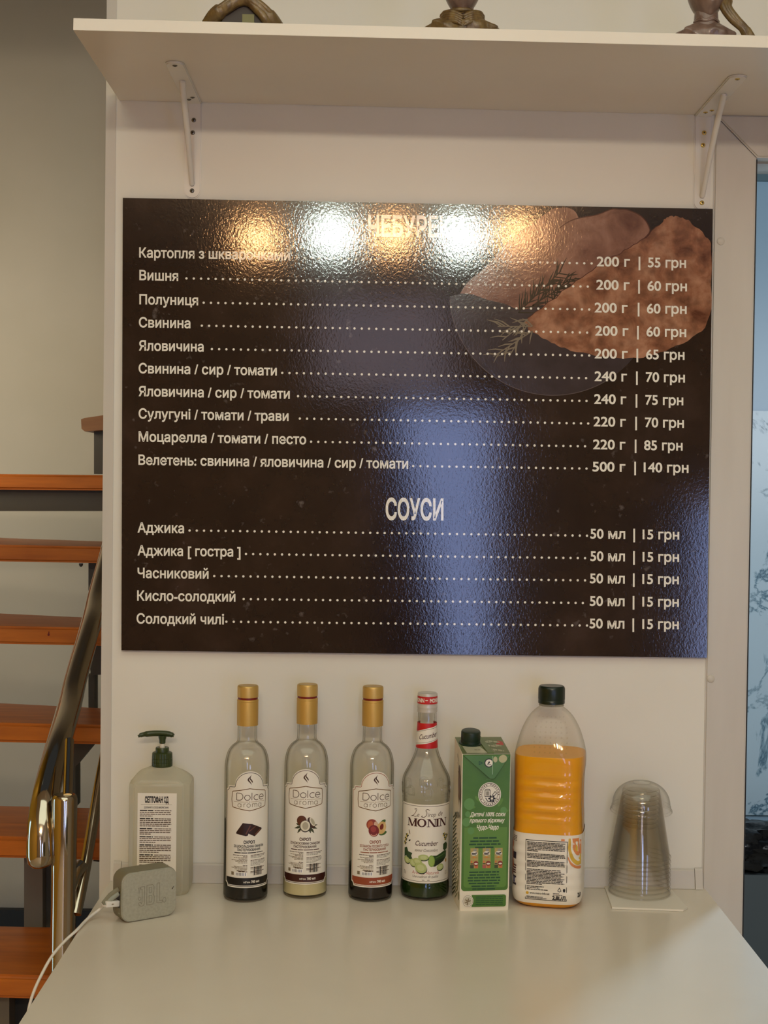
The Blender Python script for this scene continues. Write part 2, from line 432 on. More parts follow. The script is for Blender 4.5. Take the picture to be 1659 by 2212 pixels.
# ------------------------------------------------------------------ the next room, seen through the doorway
blue = mat('pale blue paint', (150,182,206), .35)
mb = mat('blue marble', (185,208,224), .3)
v = coords(mb, (1,1,1)); f1 = add_noise(mb, v, 4.2, 8, .60, .9); f2 = add_noise(mb, v, 2.4, 3, .5)
n_, l_, b_ = nt(mb)
sub = n_.new('ShaderNodeMath'); sub.operation = 'SUBTRACT'; sub.inputs[1].default_value = .5; l_.new(f1, sub.inputs[0])
ab = n_.new('ShaderNodeMath'); ab.operation = 'ABSOLUTE'; l_.new(sub.outputs[0], ab.inputs[0])
vein = ramp(mb, ab.outputs[0], [(0, lin((62,96,118))), (.008, lin((116,150,172))), (.030, lin((182,206,222)))])
vein2 = ramp(mb, f2, [(.30, (0,0,0)), (.50, (1,1,1))])
mix = n_.new('ShaderNodeMixRGB'); mix.inputs[1].default_value = (*lin((182,206,222)), 1); l_.new(vein2, mix.inputs[0]); l_.new(vein, mix.inputs[2]); to_color(mb, mix.outputs[0])
BY = 2.32
zt, zm, zl, zb = PY(1650,393,BY).z, PY(1650,888,BY).z, PY(1650,1746,BY).z, PY(1650,1841,BY).z
struct('wall_side_room', bx(.42, 2.7, BY, BY+.1, 0, 4.0), blue)['label'] = 'pale blue wall of the next room'
o = struct('trim_2', bx(.42, 2.7, BY-.012, BY-.001, zl-.02, zm), mb); o['label'] = 'pale blue marble panel with dark veins'
struct('trim_3', bx(.42, 2.7, BY-.02, BY-.001, zt, PY(1650,379,BY).z), mat('teal shadow strip', (82,110,122), .5))['label'] = 'dark teal shadow strip along the top of the blue wall'  # shadow of the gap under the cornice, painted as a teal band
struct('trim_4', bx(.42, 2.7, BY-.10, BY-.001, PY(1650,379,BY).z, PY(1650,370,BY).z), pvc)['label'] = 'white cornice above the teal shadow strip'
struct('trim_5', bx(.42, 2.7, BY-.08, BY-.001, PY(1650,370,BY).z, 2.9), mat('grey cornice', (128,126,118), .6))['label'] = 'grey ceiling band above the white cornice'
cab = thing('low_cabinet', 'dark grey low cabinet under the blue marble wall, right edge', 'cabinet', (1.6, 2.1, 0))
gm = mat('slate grey laminate', (78,86,90), .35)
obj('body', bx(-1.1, 1.0, -.05, .2, .03, zb), gm, cab); obj('plinth', bx(-1.1, 1.0, -.02, .2, 0, .03), rub, cab)
bagm = noisy('black plastic film', (10,10,12), (16,16,18), 9, .25, bumpd=.02, spec=.35)
bm = bmesh.new()
for k in range(60):
    t = k/59
def bagpts(x, a):
    hz = (zl-zb)/2; w = .10
    r = 1 + .10*math.sin(9*a+31*x) + .07*math.sin(5*a-57*x) + .05*math.sin(13*a+90*x)
    return (x, 2.14 + w*math.cos(a)*r*.9 - .02, zb + hz*1.0 + hz*max(-1, min(1.05, 1.12*math.sin(a)*r)))
rings = [[bm.verts.new(bagpts(.75 + 1.5*i/80, 2*PI*k/36)) for k in range(36)] for i in range(81)]
for A, B in zip(rings, rings[1:]):
    for k in range(36): bm.faces.new((A[k], A[(k+1)%36], B[(k+1)%36], B[k]))
bm.faces.new(rings[0]); bm.faces.new(rings[-1]); bmesh.ops.recalc_face_normals(bm, faces=bm.faces[:])
tag(obj('plastic_bag', bm, bagm, None, True), 'crumpled black plastic bag lying on the dark grey cabinet, right edge', 'bag')

# ================================================================== STAIRS
wood = noisy('varnished stair wood', (206,114,26), (176,92,16), 6, .38, (1.2,9,9), bumpd=.0004)
wood_d = noisy('dark stair wood', (150,104,66), (134,90,56), 6, .4, (1.2,9,9))
steel_d = mat('dark grey steel', (76,74,68), .45, .3)
stairs = thing('staircase', 'open staircase with orange-brown wooden treads behind the wall panel', 'stairs', (-1.0, 1.4, 0))
sl = Vector(stairs.location)
def loc_(ps): return [Vector(p) - sl for p in ps]
D0, RISE, RUN = 3.59, .170, .249
# pixel rows: left end x=-10, right end x=235: front-top left/right, front-bottom left, back-top left/right
TR = [(1024,1026,1052,1023,1025),(1177,1181,1208,1161,1176.5),(1352.5,1357,1390,1327,1339),(1562,1567,1601,1519,1530),(1808,1814,1849,1741,1746),(2107,2113,2156,2001,2006)]
for k, (fl, fr, fbm, bl, br) in enumerate(TR):
    d = D0 - RUN*k; Y = d + CY
    A, B = PY(0, fl, Y), PY(222, fr, Y); th = .040
    dirx = (B-A)/(B.x-A.x); L = A + dirx*(-1.25-A.x); R = A + dirx*(-.30-A.x)
    if k == 0: bk = [L+Vector((0,.33,0)), R+Vector((0,.26,0))]
    else:
        C, D = PZ(0, bl, A.z), PZ(222, br, A.z); e = (D-C)/(D.x-C.x)
        bk = [C + e*(-1.25-C.x), C + e*(-.30-C.x)]
        bk[0].y = min(bk[0].y, Y+.5); bk[1].y = max(bk[1].y, Y+.10)
    bm = bmesh.new(); prism(bm, loc_([L, R, bk[1], bk[0]]), (0,0,-th))
    bmesh.ops.bevel(bm, geom=[e for e in bm.edges if all(abs((v.co+sl).y-Y) < .004 for v in e.verts)], offset=.006, segments=3, affect='EDGES')
    obj('tread', bm, wood, stairs, True)
# the step that turns off to the right, its rounded corner showing
Yt = D0+RUN+CY-.12
p = [PY(175,906,Yt), PY(176,926,Yt), PY(183,932,Yt), PY(222,929,Yt), PY(300,925,Yt), PY(300,886,Yt), PY(222,897,Yt), PY(182,903,Yt)]
bm = bmesh.new(); prism(bm, loc_(p), (0,.28,0)); obj('tread', bm, wood_d, stairs)
def flatpart(name, px, Y, dep, M):
    bm = bmesh.new(); prism(bm, loc_([PY(u, v, Y) for u, v in px]), (0, dep, 0)); return obj(name, bm, M, stairs)
flatpart('post', [(203,930),(240,930),(240,1024),(203,1024)], Yt+.05, .06, steel_d)
flatpart('riser_plate', [(-130,1050),(240,1054),(240,1104),(-130,1104)], D0+CY+.04, .012, steel_d)
flatpart('bracket', [(191,1216),(236,1216),(236,1348),(191,1340)], D0-RUN+CY+.08, .05, steel_d)
flatpart('bracket', [(190,1389),(236,1389),(236,1456),(196,1459)], D0-2*RUN+CY+.06, .05, steel_d)
flatpart('post', [(191,1456),(204,1456),(204,1535),(191,1535)], D0-2*RUN+CY+.08, .04, steel_d)
flatpart('bracket', [(156,1600),(199,1600),(199,1613),(163,1656),(163,1745),(150,1745)], D0-3*RUN+CY+.08, .05, steel_d)
flatpart('post', [(52,1848),(92,1850),(92,2010),(52,2010)], D0-4*RUN+CY+.06, .05, mat('grey steel', (112,106,94), .5, .2))
flatpart('post', [(93,1850),(112,1850),(112,2010),(93,2010)], D0-4*RUN+CY+.09, .05, steel_d)
flatpart('bracket', [(200,1860),(240,1820),(240,1835),(214,1862)], D0-4*RUN+CY+.06, .04, steel_d)
flatpart('post', [(-30,2153),(20,2153),(20,2420),(-30,2420)], D0-5*RUN+CY+.06, .05, mat('grey steel', (112,106,94), .5, .2))
flatpart('riser_plate', [(21,2153),(130,2156),(130,2300),(21,2300)], D0-5*RUN+CY+.10, .02, rub)
bm = lathe(bmesh.new(), [(.005,0),(.005,.004),(.0025,.008),(0,.008)], 12); bmesh.ops.transform(bm, matrix=Matrix.Translation(PY(175,1217,D0-RUN+CY+.03)-sl) @ Matrix.Rotation(PI,4,'X'), verts=bm.verts); obj('bolt', bm, steel_d, stairs)
# red spot on the fourth tread
p = PY(105,1371,D0-2*RUN+CY-.0008) - sl
pr = Print(.001); pr.disc(0,0,2.6,3,MATS.get('x') or mat('red paint spot', (120,22,14), .4)); pr.disc(.5,4.5,1.2,3,MATS['red paint spot']); pr.build('paint_spot', on_plane(p,(1,0,0),(0,0,1),(0,-1,0)), stairs)

# ------------------------------------------------------------------ handrail
chrome = mat('polished steel', (196,186,168), .09, 1.0)
hr = thing('handrail', 'polished tubular steel handrail in front of the wooden stairs', 'handrail', (-.58, .3, 0)); hl = Vector(hr.location)
def at(u, v, d): return PY(u, v, d+CY) - hl
P = [at(262,1098,3.36), at(240,1178,3.20), at(210,1290,3.00), at(195,1356,2.87), at(165,1462,2.70), at(150,1525,2.60), at(127,1609,2.45), at(102,1706,2.33), at(93,1760,2.295), at(89,1805,2.28), at(88.5,1850,2.275)]
P = [Vector(q) for q in spline([tuple(q) for q in P], 6)]
rr = [.0205 + .0030*min(1, i/50) for i in range(len(P))]
P += [at(89,1862,2.275), at(90,1871,2.275), at(91,1875.5,2.275)]; rr += [.0218,.0150,.004]
obj('rail', tube(bmesh.new(), P, rr, 32), chrome, hr, True)
pd = 2.275
def post_pt(v): return at(140 - (v-1715)*.012, v, pd)
obj('post', tube(bmesh.new(), [post_pt(1716), post_pt(1719), post_pt(1726), post_pt(1900), post_pt(2900)], [.0165,.0192,.0205,.0205,.0205], 28), chrome, hr, True)
obj('post_pin', tube(bmesh.new(), [at(150,1600,pd+.10), at(146,1720,pd)], .0080, 16), chrome, hr, True)
Q = spline([tuple(q) for q in [at(240,1570,2.50), at(216,1690,2.42), at(197,1800,2.36), at(180,1895,2.31), at(163,1975,2.275)]], 6)
obj('lower_rail', tube(bmesh.new(), Q, .0098, 22), chrome, hr, True)
obj('rail_joint', tube(bmesh.new(), spline([tuple(q) for q in [at(143,1990,pd), at(147,1935,pd-.005), at(160,1893,pd+.01), at(178,1868,pd+.03)]], 6), .0105, 18), chrome, hr, True)

# ================================================================== SHELF
shz = PY(253,217,0).z
fl = PZ(158, 65, shz)
shelf = thing('shelf', 'long white laminated wall shelf above the menu board', 'shelf', (fl.x, 0, shz)); shelf.rotation_euler = (0, .0080, 0)
obj('board', bx(0, 2.2, fl.y, -.0006, 0, .0158, bev=.0006), laminate, shelf)
SH = Vector((fl.x, 0, shz))
def shelf_z(x): return shz - (x-fl.x)*.0080

brm = mat('white enamel', (226,222,216), .25, spec=.6)
screw_s = mat('steel screw', (120,116,108), .3, 1.0); screw_b = mat('brass screw', (214,186,110), .3, 1.0); hole_d = mat('screw recess', (30,20,12), .7)
def bracket(label, ub, vb, wall_len, screw, flip, tip_y):
    base = PY(ub, vb, 0); z0 = shelf_z(base.x) - .0004
    t = thing('shelf_bracket', label, 'bracket', (base.x, 0, z0), 0, 'shelf brackets')
    w = .0135; r = w
    def strip(length):                      # outline of a round-ended strip, (across, along)
        return [(-w,0),(w,0),(w,length-r)] + arc(0, length-r, r, r, 0, 180, 14)[1:-1] + [(-w,length-r)]
    bm = bmesh.new()
    prism(bm, [Vector((a, 0, -s)) for a, s in strip(wall_len)], (0,-.0028,0))
    bmesh.ops.bevel(bm, geom=[e for e in bm.edges if all(v.co.y < -.002 for v in e.verts)], offset=.0016, segments=2, affect='EDGES')
    obj('wall_plate', bm, brm, t, True)
    bm = bmesh.new()
    prism(bm, [Vector((a*1.0, -s, 0)) for a, s in strip(tip_y)], (0,0,-.0028))
    bmesh.ops.bevel(bm, geom=[e for e in bm.edges if all(v.co.z < -.002 for v in e.verts)], offset=.0016, segments=2, affect='EDGES')
    obj('shelf_plate', bm, brm, t, True)
    # pressed rib running from the tip of one plate to the tip of the other
    pts = [(flip*.001, -tip_y*.60, -.002), (0, -tip_y*.56, -.010), (0, -tip_y*.30, -wall_len*.40), (0, -.012, -wall_len*.80), (0, -.0035, -wall_len*.86)]
    obj('brace', tube(bmesh.new(), spline(pts, 5), [.0030]*3+[.0046]*9+[.0040]*6+[.0028]*3, 12), brm, t, True)
    def scr(p, ax):
        bm = lathe(bmesh.new(), [(.0037,0),(.0034,.0008),(.0026,.0013)], 16)
        bm2 = bmesh.new(); box(bm2, -.0016,.0016,-.0005,.0005,.0012,.0016); box(bm2, -.0005,.0005,-.0016,.0016,.0012,.0016)
        M4 = Matrix.Translation(p) @ (Matrix.Rotation(PI/2,4,'X') if ax == 'y' else Matrix.Rotation(PI,4,'X'))
        for b in (bm, bm2): bmesh.ops.transform(b, matrix=M4, verts=b.verts)
        s = obj('screw', bm, screw, t, True); obj('screw_slot', bm2, hole_d, s)
    for s, a in ((.028, flip*.0015), (.0475, 0.0), (wall_len-.0125, 0)): scr(Vector((a, -.0026, -s)), 'y')
    for s, a in ((tip_y-.013, 0), (.040, flip*.004), (.028, -flip*.003)): scr(Vector((a, -s, -.0026)), 'z')
    return t
bracket('left white shelf bracket, fixed with steel screws', 417.5, 224, .1505, screw_s, 1, .215)
bracket('right white shelf bracket beside the doorway, fixed with brass screws', 1519, 246, .150, screw_b, 1, .218)

# ------------------------------------------------------------------ carved busts on the shelf
headm = noisy('polished brown wood', (132,108,96), (104,82,72), 110, .28, (1,1,.2), bumpd=.0005, spec=.6)
drapem = noisy('olive brown wood', (128,104,60), (84,62,36), 130, .36, (1,1,.45), bumpd=.0016, spec=.6)
hollow_shade = mat('painted shade of hollow', (46,32,24), .5); mossm = mat('moss green patch', (112,108,56), .45)
def head_bm(bm, zc, sx, sz, turn=0.0, nseg=40):
    """chin, mouth, nose, eye hollows on an egg-shaped head"""
    bmesh.ops.create_uvsphere(bm, u_segments=nseg, v_segments=30, radius=1.0)
    for v in bm.verts:
        x, y, z = v.co
        tap = 1 - .34*max(0, -z)**1.4
        X, Yv, Z = x*tap, y*(1-.16*max(0,-z)), z
        if y < 0:
            fx = x
            Yv -= .20*math.exp(-((fx/.16)**2 + ((z+.05)/.26)**2))          # nose
            Yv -= .09*math.exp(-((fx/.30)**2 + ((z+.50)/.055)**2)) + .08*math.exp(-((fx/.26)**2 + ((z+.62)/.06)**2))   # lips
            Yv += .05*math.exp(-((fx/.34)**2 + ((z+.56)/.025)**2))
            Yv -= .10*math.exp(-((fx/.28)**2 + ((z+.86)/.14)**2))          # chin
            for s in (-1, 1): Yv += .13*math.exp(-(((fx-s*.36)/.2)**2 + ((z-.12)/.13)**2))
        v.co = Vector((X*sx, Yv*sx*1.12, Z*sz + zc))
    bmesh.ops.rotate(bm, verts=bm.verts, cent=(0,0,zc), matrix=Matrix.Rotation(turn, 3, 'Z'))
    return bm
def bust(label, u0, u1, kind):
    ztop = shelf_z(0) + .0158
    yb = fl.y + .052
    p0, p1 = PY((u0+u1)/2, 48, yb), None
    x = p0.x; half = (u1-u0)/2/F*(yb-CY)
    t = thing('carved_bust', label, 'sculpture', (x, yb, shelf_z(x)+.0160), 0, 'carved wooden busts on the shelf')
    hz = .029 if kind != 1 else .036
    prof = [(half*.97,0),(half*1.0,.010),(half*.97,.018),(half*.74,.0235),(half*.45,hz*.98+.002),(.0175,hz+.005),(.0158,hz+.010),(.0158,hz+.030)]
    def rf(r, z, a):
        k = min(1, r/half); fold = 1 + (.05*math.sin(7*a+z*300) + .035*math.sin(13*a-z*240))*k
        q = .62 if r > .02 else .9
        zz = z
        if z > 0: zz = z*(1 + .10*math.sin(5*a+1)*k)
        return (r*math.cos(a)*fold, r*q*math.sin(a)*fold, zz)
    b = lathe(bmesh.new(), smooth_prof(prof, 5), 56, rf)
    body = obj('body', b, headm if kind == 3 else drapem, t, True)
    hd = obj('head', head_bm(bmesh.new(), hz+(.0405 if kind == 2 else .0430 if kind == 3 else .0505), .0262, .0385, .12 if kind == 3 else 0), headm, t, True)
    obj('neck', lathe(bmesh.new(), [(.0172,hz-.004),(.0162,hz+.006),(.0155,hz+.016),(.0162,hz+.032)], 28, lambda r,z,a: (r*math.cos(a)*(1+.04*math.sin(9*a)), r*.92*math.sin(a), z)), headm, t, True)
    # hair: a cap of strands over the crown
    hb = bmesh.new(); bmesh.ops.create_uvsphere(hb, u_segments=40, v_segments=20, radius=1.0)
    for v in list(hb.verts):
        a = math.atan2(v.co.y, v.co.x); w = 1+.05*math.sin(16*a)
        v.co = Vector((v.co.x*.0285*w, v.co.y*.031*w+.005, v.co.z*.030 + hz+(.0605 if kind == 2 else .0630 if kind == 3 else .0705)))
    obj('hair', hb, drapem, t, True)
    if kind == 1:
        g = bmesh.new()                     # mantle: heavy folds meeting over an arched hollow
        L = [(-.046,-.020,.006),(-.036,-.030,.016),(-.022,-.036,.024),(-.006,-.036,.034),(.008,-.036,.035),(.022,-.036,.026),(.036,-.030,.014),(.045,-.020,.004)]
        tube(g, spline(L, 6), [.0105]*10+[.0085]*25+[.0105]*8, 16)
        tube(g, spline([(-.044,-.016,.006),(-.031,-.034,.014),(-.021,-.038,.024),(-.010,-.040,.034)], 6), .0050, 12)
        tube(g, spline([(-.047,-.020,.012),(-.036,-.036,.020),(-.024,-.040,.027),(-.012,-.040,.037)], 6), .0040, 12); tube(g, spline([(.047,-.022,.008),(.038,-.036,.018),(.026,-.040,.028),(.012,-.040,.038)], 6), .0040, 12)
        tube(g, spline([(.042,-.022,.002),(.034,-.034,.006),(.026,-.038,.016),(.012,-.038,.030)], 6), .0060, 12)
        obj('mantle', g, drapem, t, True)
        g = bmesh.new(); prism(g, [Vector((a, -.026, c)) for a, c in [(-.030,0),(.030,0)] + arc(0,0,.028,.031,10,170,16)], (0,-.006,0)); obj('hollow', g, hollow_shade, t)  # shade inside the hollow, painted as a dark brown sheet
        obj('moss_patch', bx(.0,.016,-.0345,-.0325,0,.0165), mossm, t)
    if kind == 2:
        g = bmesh.new()
        for s in (-1, 1):
            for k in range(5):
                zz = .010 + .0036*k
                tube(g, spline([(s*.0006,-.0315+.0006*k,zz),(s*(.010+.001*k),-.0300+.0012*k,zz+.0060),(s*(.021+.0008*k),-.0235+.0018*k,zz+.0078),(s*.030,-.0150+.002*k,zz+.0052)], 6), [.0012]*2+[.0024]*3+[.0030]*9+[.0024]*3+[.0012]*2, 10, flat=.8)
        tube(g, arc3 := [Vector((.0165*math.cos(math.radians(a)), .0155*math.sin(math.radians(a)), .0365)) for a in range(180,361,12)], .0030, 10)
        obj('leaf_collar', g, drapem, t, True)
    if kind == 3:
        g = bmesh.new()
        for off in (-.003, .001, .0045):
            tube(g, spline([(.025+off,-.002,hz+.048),(.0245+off,-.008,hz+.032),(.023+off,-.012,hz+.020),(.034+off,-.014,hz+.004),(.050+off*.6,-.012,hz-.010),(.060+off,-.010,hz-.0275)], 7), [.0035]*8+[.0048]*20+[.0055]*8, 12)
        obj('ponytail', g, drapem, t, True)
    return t
bust('carved wooden bust with a draped mantle and arched hollow, above the left bracket', 452, 605, 1)
bust('carved wooden bust with a leafy V-shaped collar, middle of the shelf', 917, 1078, 2)
bust('carved wooden bust with a twisted ponytail, above the right bracket', 1461, 1590, 3)

# ================================================================== MENU BOARD
BYF = -.0105
def BP(u, v, Y=BYF): return PY(u, v, Y)
brdm = mat('glossy dark print', (30,21,19), .07, spec=.55)
def emboss(M, d=.000062):
    n, l, b = nt(M); v = coords(M, (1,1,.72)); bump(M, add_noise(M, v, 330, 2.0, .55, .4), d)
v = coords(brdm, (1,1,1)); fA = add_noise(brdm, v, 7, 6, .65); fB = add_noise(brdm, v, 60, 3, .6)
n_, l_, b_ = nt(brdm)
cA = ramp(brdm, fA, [(.35, lin((36,25,20))), (.55, lin((46,33,26))), (.75, lin((62,47,41)))])
cB = ramp(brdm, fB, [(.66, (0,0,0)), (.80, (.10,.09,.09))])
ad = n_.new('ShaderNodeMixRGB'); ad.blend_type = 'ADD'; ad.inputs[0].default_value = 1; l_.new(cA, ad.inputs[1]); l_.new(cB, ad.inputs[2]); to_color(brdm, ad.outputs[0])
emboss(brdm)
txtm = mat('white print', (244,240,230), .07, spec=.55); emboss(txtm)
board = thing('menu_board', 'dark glossy menu board with white price list on the wall panel', 'menu board', (.1, 0, PY(900,1413,0).z)); bl_ = Vector(board.location)
cor = [(265,427),(1540,451),(1527,1421),(262,1405)]
bm = bmesh.new(); prism(bm, [BP(*c)-bl_ for c in cor], (0,.0060,0))
bmesh.ops.bevel(bm, geom=[e for e in bm.edges if all(abs(v.co.y-BYF) < 1e-5 for v in e.verts)], offset=.0008, segments=2, affect='EDGES')
obj('panel', bm, brdm, board)
def on_board(u, v, l): return PY(u, v, BYF - l) - bl_     # photo rows and columns, on the board's face
def bprint(): return Print(1.0, .00006)
# the picture: plate, three fried turnovers, rosemary
past = mat('printed pastry', (168,112,88), .10, spec=.55)
v = coords(past, (1,1,1)); f1 = add_noise(past, v, 26, 5, .62, .3)
n_, l_, b_ = nt(past); vo = n_.new('ShaderNodeTexVoronoi'); vo.inputs['Scale'].default_value = 75; vo.feature = 'SMOOTH_F1'; l_.new(v, vo.inputs['Vector'])
c1 = ramp(past, f1, [(.30, lin((92,54,38))), (.48, lin((140,94,70))), (.70, lin((178,132,106)))])
c2 = ramp(past, vo.outputs['Distance'], [(.10, (.62,.60,.58)), (.55, (1.12,1.1,1.08))])
mu = n_.new('ShaderNodeMixRGB'); mu.blend_type = 'MULTIPLY'; mu.inputs[0].default_value = .75; l_.new(c1, mu.inputs[1]); l_.new(c2, mu.inputs[2]); to_color(past, mu.outputs[0]); emboss(past)
past2 = mat('printed pastry, paler', (150,104,88), .10, spec=.55)
v = coords(past2); to_color(past2, ramp(past2, add_noise(past2, v, 22, 5, .6, .4), [(.32, lin((96,60,48))), (.52, lin((132,92,76))), (.72, lin((156,116,100)))])); emboss(past2)
plate = noisy('printed slate plate', (52,43,44), (66,56,58), 30, .10, spec=.55); emboss(plate)
prim = mat('printed plate rim', (96,84,84), .1); herb = mat('printed rosemary', (56,48,36), .1); herb2 = mat('printed rosemary, pale', (128,116,100), .1)
edge_d = mat('printed pastry edge', (84,48,36), .1)
pr = bprint()
pl = [(1195+224*math.cos(a), 632+222*math.sin(a)) for a in [math.radians(12+ (176-12)*k/50) for k in range(51)]]
pr.poly(pl + [(972,640),(1000,633),(1250,600)], plate, 1); pr.stroke(pl[14:], 1.4, prim, 2)
A1 = spline([(993.8,634),(1012,608),(1051,575),(1101,520),(1156,478),(1193,452),(1212,449),(1229,449.5),(1246,462),(1256,500),(1262,560),(1240,620),(1200,648),(1128.8,668.5),(1090,656),(1055,648),(1020,636),(993.8,634)], 5)
A2 = spline([(1150,560),(1180,520),(1230,478),(1289,464),(1321,452),(1340,452.5),(1357.5,454),(1385,467),(1401,488),(1398.7,508),(1348,549),(1293.5,592),(1220,645),(1180,660),(1152,640),(1150,560)], 5)
B1 = spline([(1133,693.6),(1156,675),(1192.8,648),(1230,618),(1266,593),(1302,568),(1339,547),(1367,530),(1394,513),(1430.7,478.6),(1440,470),(1453.6,467),(1472,470),(1490,478.6),(1522,508),(1536,532),(1537,600),(1533.6,680),(1508,721),(1449,753),(1410,766),(1371,773.7),(1302.6,770),(1234,757),(1200,744),(1174.5,731),(1142,712),(1133,693.6)], 5)
B1 = [(u+1.6*math.sin(i*1.3), v+1.6*math.cos(i*1.7)) for i, (u, v) in enumerate(B1)]; B1 = [(min(u,1537.5), v) for u, v in B1]
pr.poly(A1[:-1], past2, 2); pr.poly(A2[:-1], past2, 3); pr.stroke(A2[8:60], 2.2, edge_d, 3.4)
rnd = random.Random(5)
def sprig(x0, y0, x1, y1, M, n, ln, z):
    pr.stroke([(x0,y0),(x1,y1)], 2.2, M, z); a0 = math.atan2(y1-y0, x1-x0)
    for k in range(n):
        t = k/n; x, y = x0+(x1-x0)*t, y0+(y1-y0)*t
        a = a0 + rnd.choice((-1,1))*rnd.uniform(.35,.95); L = ln*rnd.uniform(.6,1.1)
        pr.stroke([(x,y),(x+L*.5*math.cos(a),y+L*.5*math.sin(a)),(x+L*math.cos(a*.96),y+L*math.sin(a*.96))], [2.8,2.8,.8], M, z+.02*k)
sprig(1120,675,1212,585,herb,34,38,4); sprig(1150,660,1245,600,herb,24,32,5); sprig(1170,690,1230,590,herb,20,28,6)
pr.poly(B1[:-1], past, 8); pr.stroke(B1[:45], 1.6, edge_d, 8.6)
sprig(1150,705,1075,705,herb2,9,34,10); sprig(1150,715,1066,770,herb2,12,40,11); sprig(1140,700,1100,770,herb2,7,30,12); sprig(1140,690,1085,735,herb2,6,34,13)
o = pr.build('food_picture', on_board, board); o['label'] = 'printed picture of golden turnovers with rosemary on a dark plate'

rows = [
 ('Картопля з шкварочками', 300.6, 626.5, 555.8, 574.7, 642, 1278, '200 г', 1289, 1361, 1381.3, '55 грн', 1399.5, 1482),
 ('Вишня', 301, 385, 604.7, 625, 402.8, 1269.7, '200 г', 1288, 1360, 1380.4, '60 грн', 1398.7, 1484),
 ('Полуниця', 301, 428, 656.9, 674.4, 440, 1272.8, '200 г', 1284.3, 1355.7, 1379.5, '60 грн', 1397.3, 1483.3),
 ('Свинина', 300, 411.4, 706.6, 724.3, 436, 1268.3, '200 г', 1285.7, 1357.5, 1378, '60 грн', 1396.4, 1482.4),
 ('Яловичина', 300, 440, 756.8, 773.7, 457.7, 1272.8, '200 г', 1284.3, 1356, 1376.7, '65 грн', 1395.5, 1478.7),
 ('Свинина / сир / томати', 299.4, 598, 805.8, 822.7, 609.7, 1266, '240 г', 1284.3, 1354.3, 1375.8, '70 грн', 1395, 1479.6),
 ('Яловичина / сир / томати', 299.4, 626, 855.5, 872, 643.8, 1267, '240 г', 1283.4, 1353, 1374.9, '75 грн', 1394, 1476),
 ('Сулугуні / томати / трави', 299.4, 623.4, 903.7, 920.6, 647.7, 1270.6, '220 г', 1282, 1352, 1374, '70 грн', 1393.2, 1477.4),
 ('Моцарелла / томати / песто', 299.4, 661.4, 953.4, 970, 672, 1263.7, '220 г', 1281, 1351, 1373, '85 грн', 1391.3, 1474.6),
 ('Велетень: свинина / яловичина / сир / томати', 299, 881.7, 1003.6, 1018, 892.6, 1267, '500 г', 1279.7, 1351, 1372, '140 грн', 1390.4, 1487.4),
 ('Аджика', 297, 397.7, 1150, 1163, 409.5, 1268, '50 мл', 1275, 1350.6, 1369.9, '15 грн', 1388, 1467.3),
 ('Аджика [ гостра ]', 297, 519.6, 1199.5, 1211.5, 531.3, 1263.7, '50 мл', 1275, 1350, 1369.4, '15 грн', 1388, 1467),
 ('Часниковий', 297, 450.6, 1248, 1259.6, 462.8, 1263.7, '50 мл', 1274, 1349.7, 1369, '15 грн', 1387.5, 1466.5),
 ('Кисло-солодкий', 296.2, 508.6, 1297, 1308.5, 526.3, 1259, '50 мл', 1273.8, 1349.2, 1368.5, '15 грн', 1387.5, 1466.5),
 ('Солодкий чилі', 295, 484, 1346.5, 1357, 489, 1268, '50 мл', 1273.3, 1348.8, 1368, '15 грн', 1387.5, 1466.5)]
class BoardPrint(Print):
    def text(self, s, x0, x1, y, h, M, z=1, bold=0.0, shear=0.0, base=None):
        n0 = len(self.f); super().text(s, x0, x1, 0, h, M, z, bold, shear)
        for i in range(n0, len(self.f)):
            pts, mi, zz = self.f[i]; self.f[i] = ([(p[0], y + (base(p[0]) if base else 0) - p[1]) for p in pts], mi, zz)
for s, x0, x1, yl, yr, d0, d1, wt, w0, w1, bxp, prc, p0, p1 in rows:
    q = BoardPrint(1.0, .00006); sl_ = (yr-yl)/(1289-300)
    base = lambda x, sl_=sl_: (x-300)*sl_
    q.text(s, x0, x1, yl, 20.5, txtm, 16, .023, 0, base)
    q.text(wt, w0, w1, yl, 20.5, txtm, 16, .023, 0, base)
    q.text(prc, p0, p1, yl, 20.5, txtm, 16, .023, 0, base)
    yb = yl + base(bxp); q.rect(bxp-1.9, bxp+1.9, yb-22, yb+7.5, txtm, 16)
    k = 0
    n = int(round((d1-d0)/15.75))
    for k in range(n+1):
        x = d0 + (d1-d0)*k/n; q.disc(x, yl+base(x)-5.5, 2.6, 2.6, txtm, 16, 10)
    q.build('menu_line', on_board, board)
for s, x0, x1, y, h in (('ЧЕБУРЕКИ', 795, 1003, 510, 43), ('СОУСИ', 833, 958, 1121.5, 43)):
    q = BoardPrint(1.0, .00006); q.text(s, x0, x1, y, h, txtm, 16, .030, 0, lambda x, x0=x0: (x-x0)*.012); q.build('menu_heading', on_board, board)

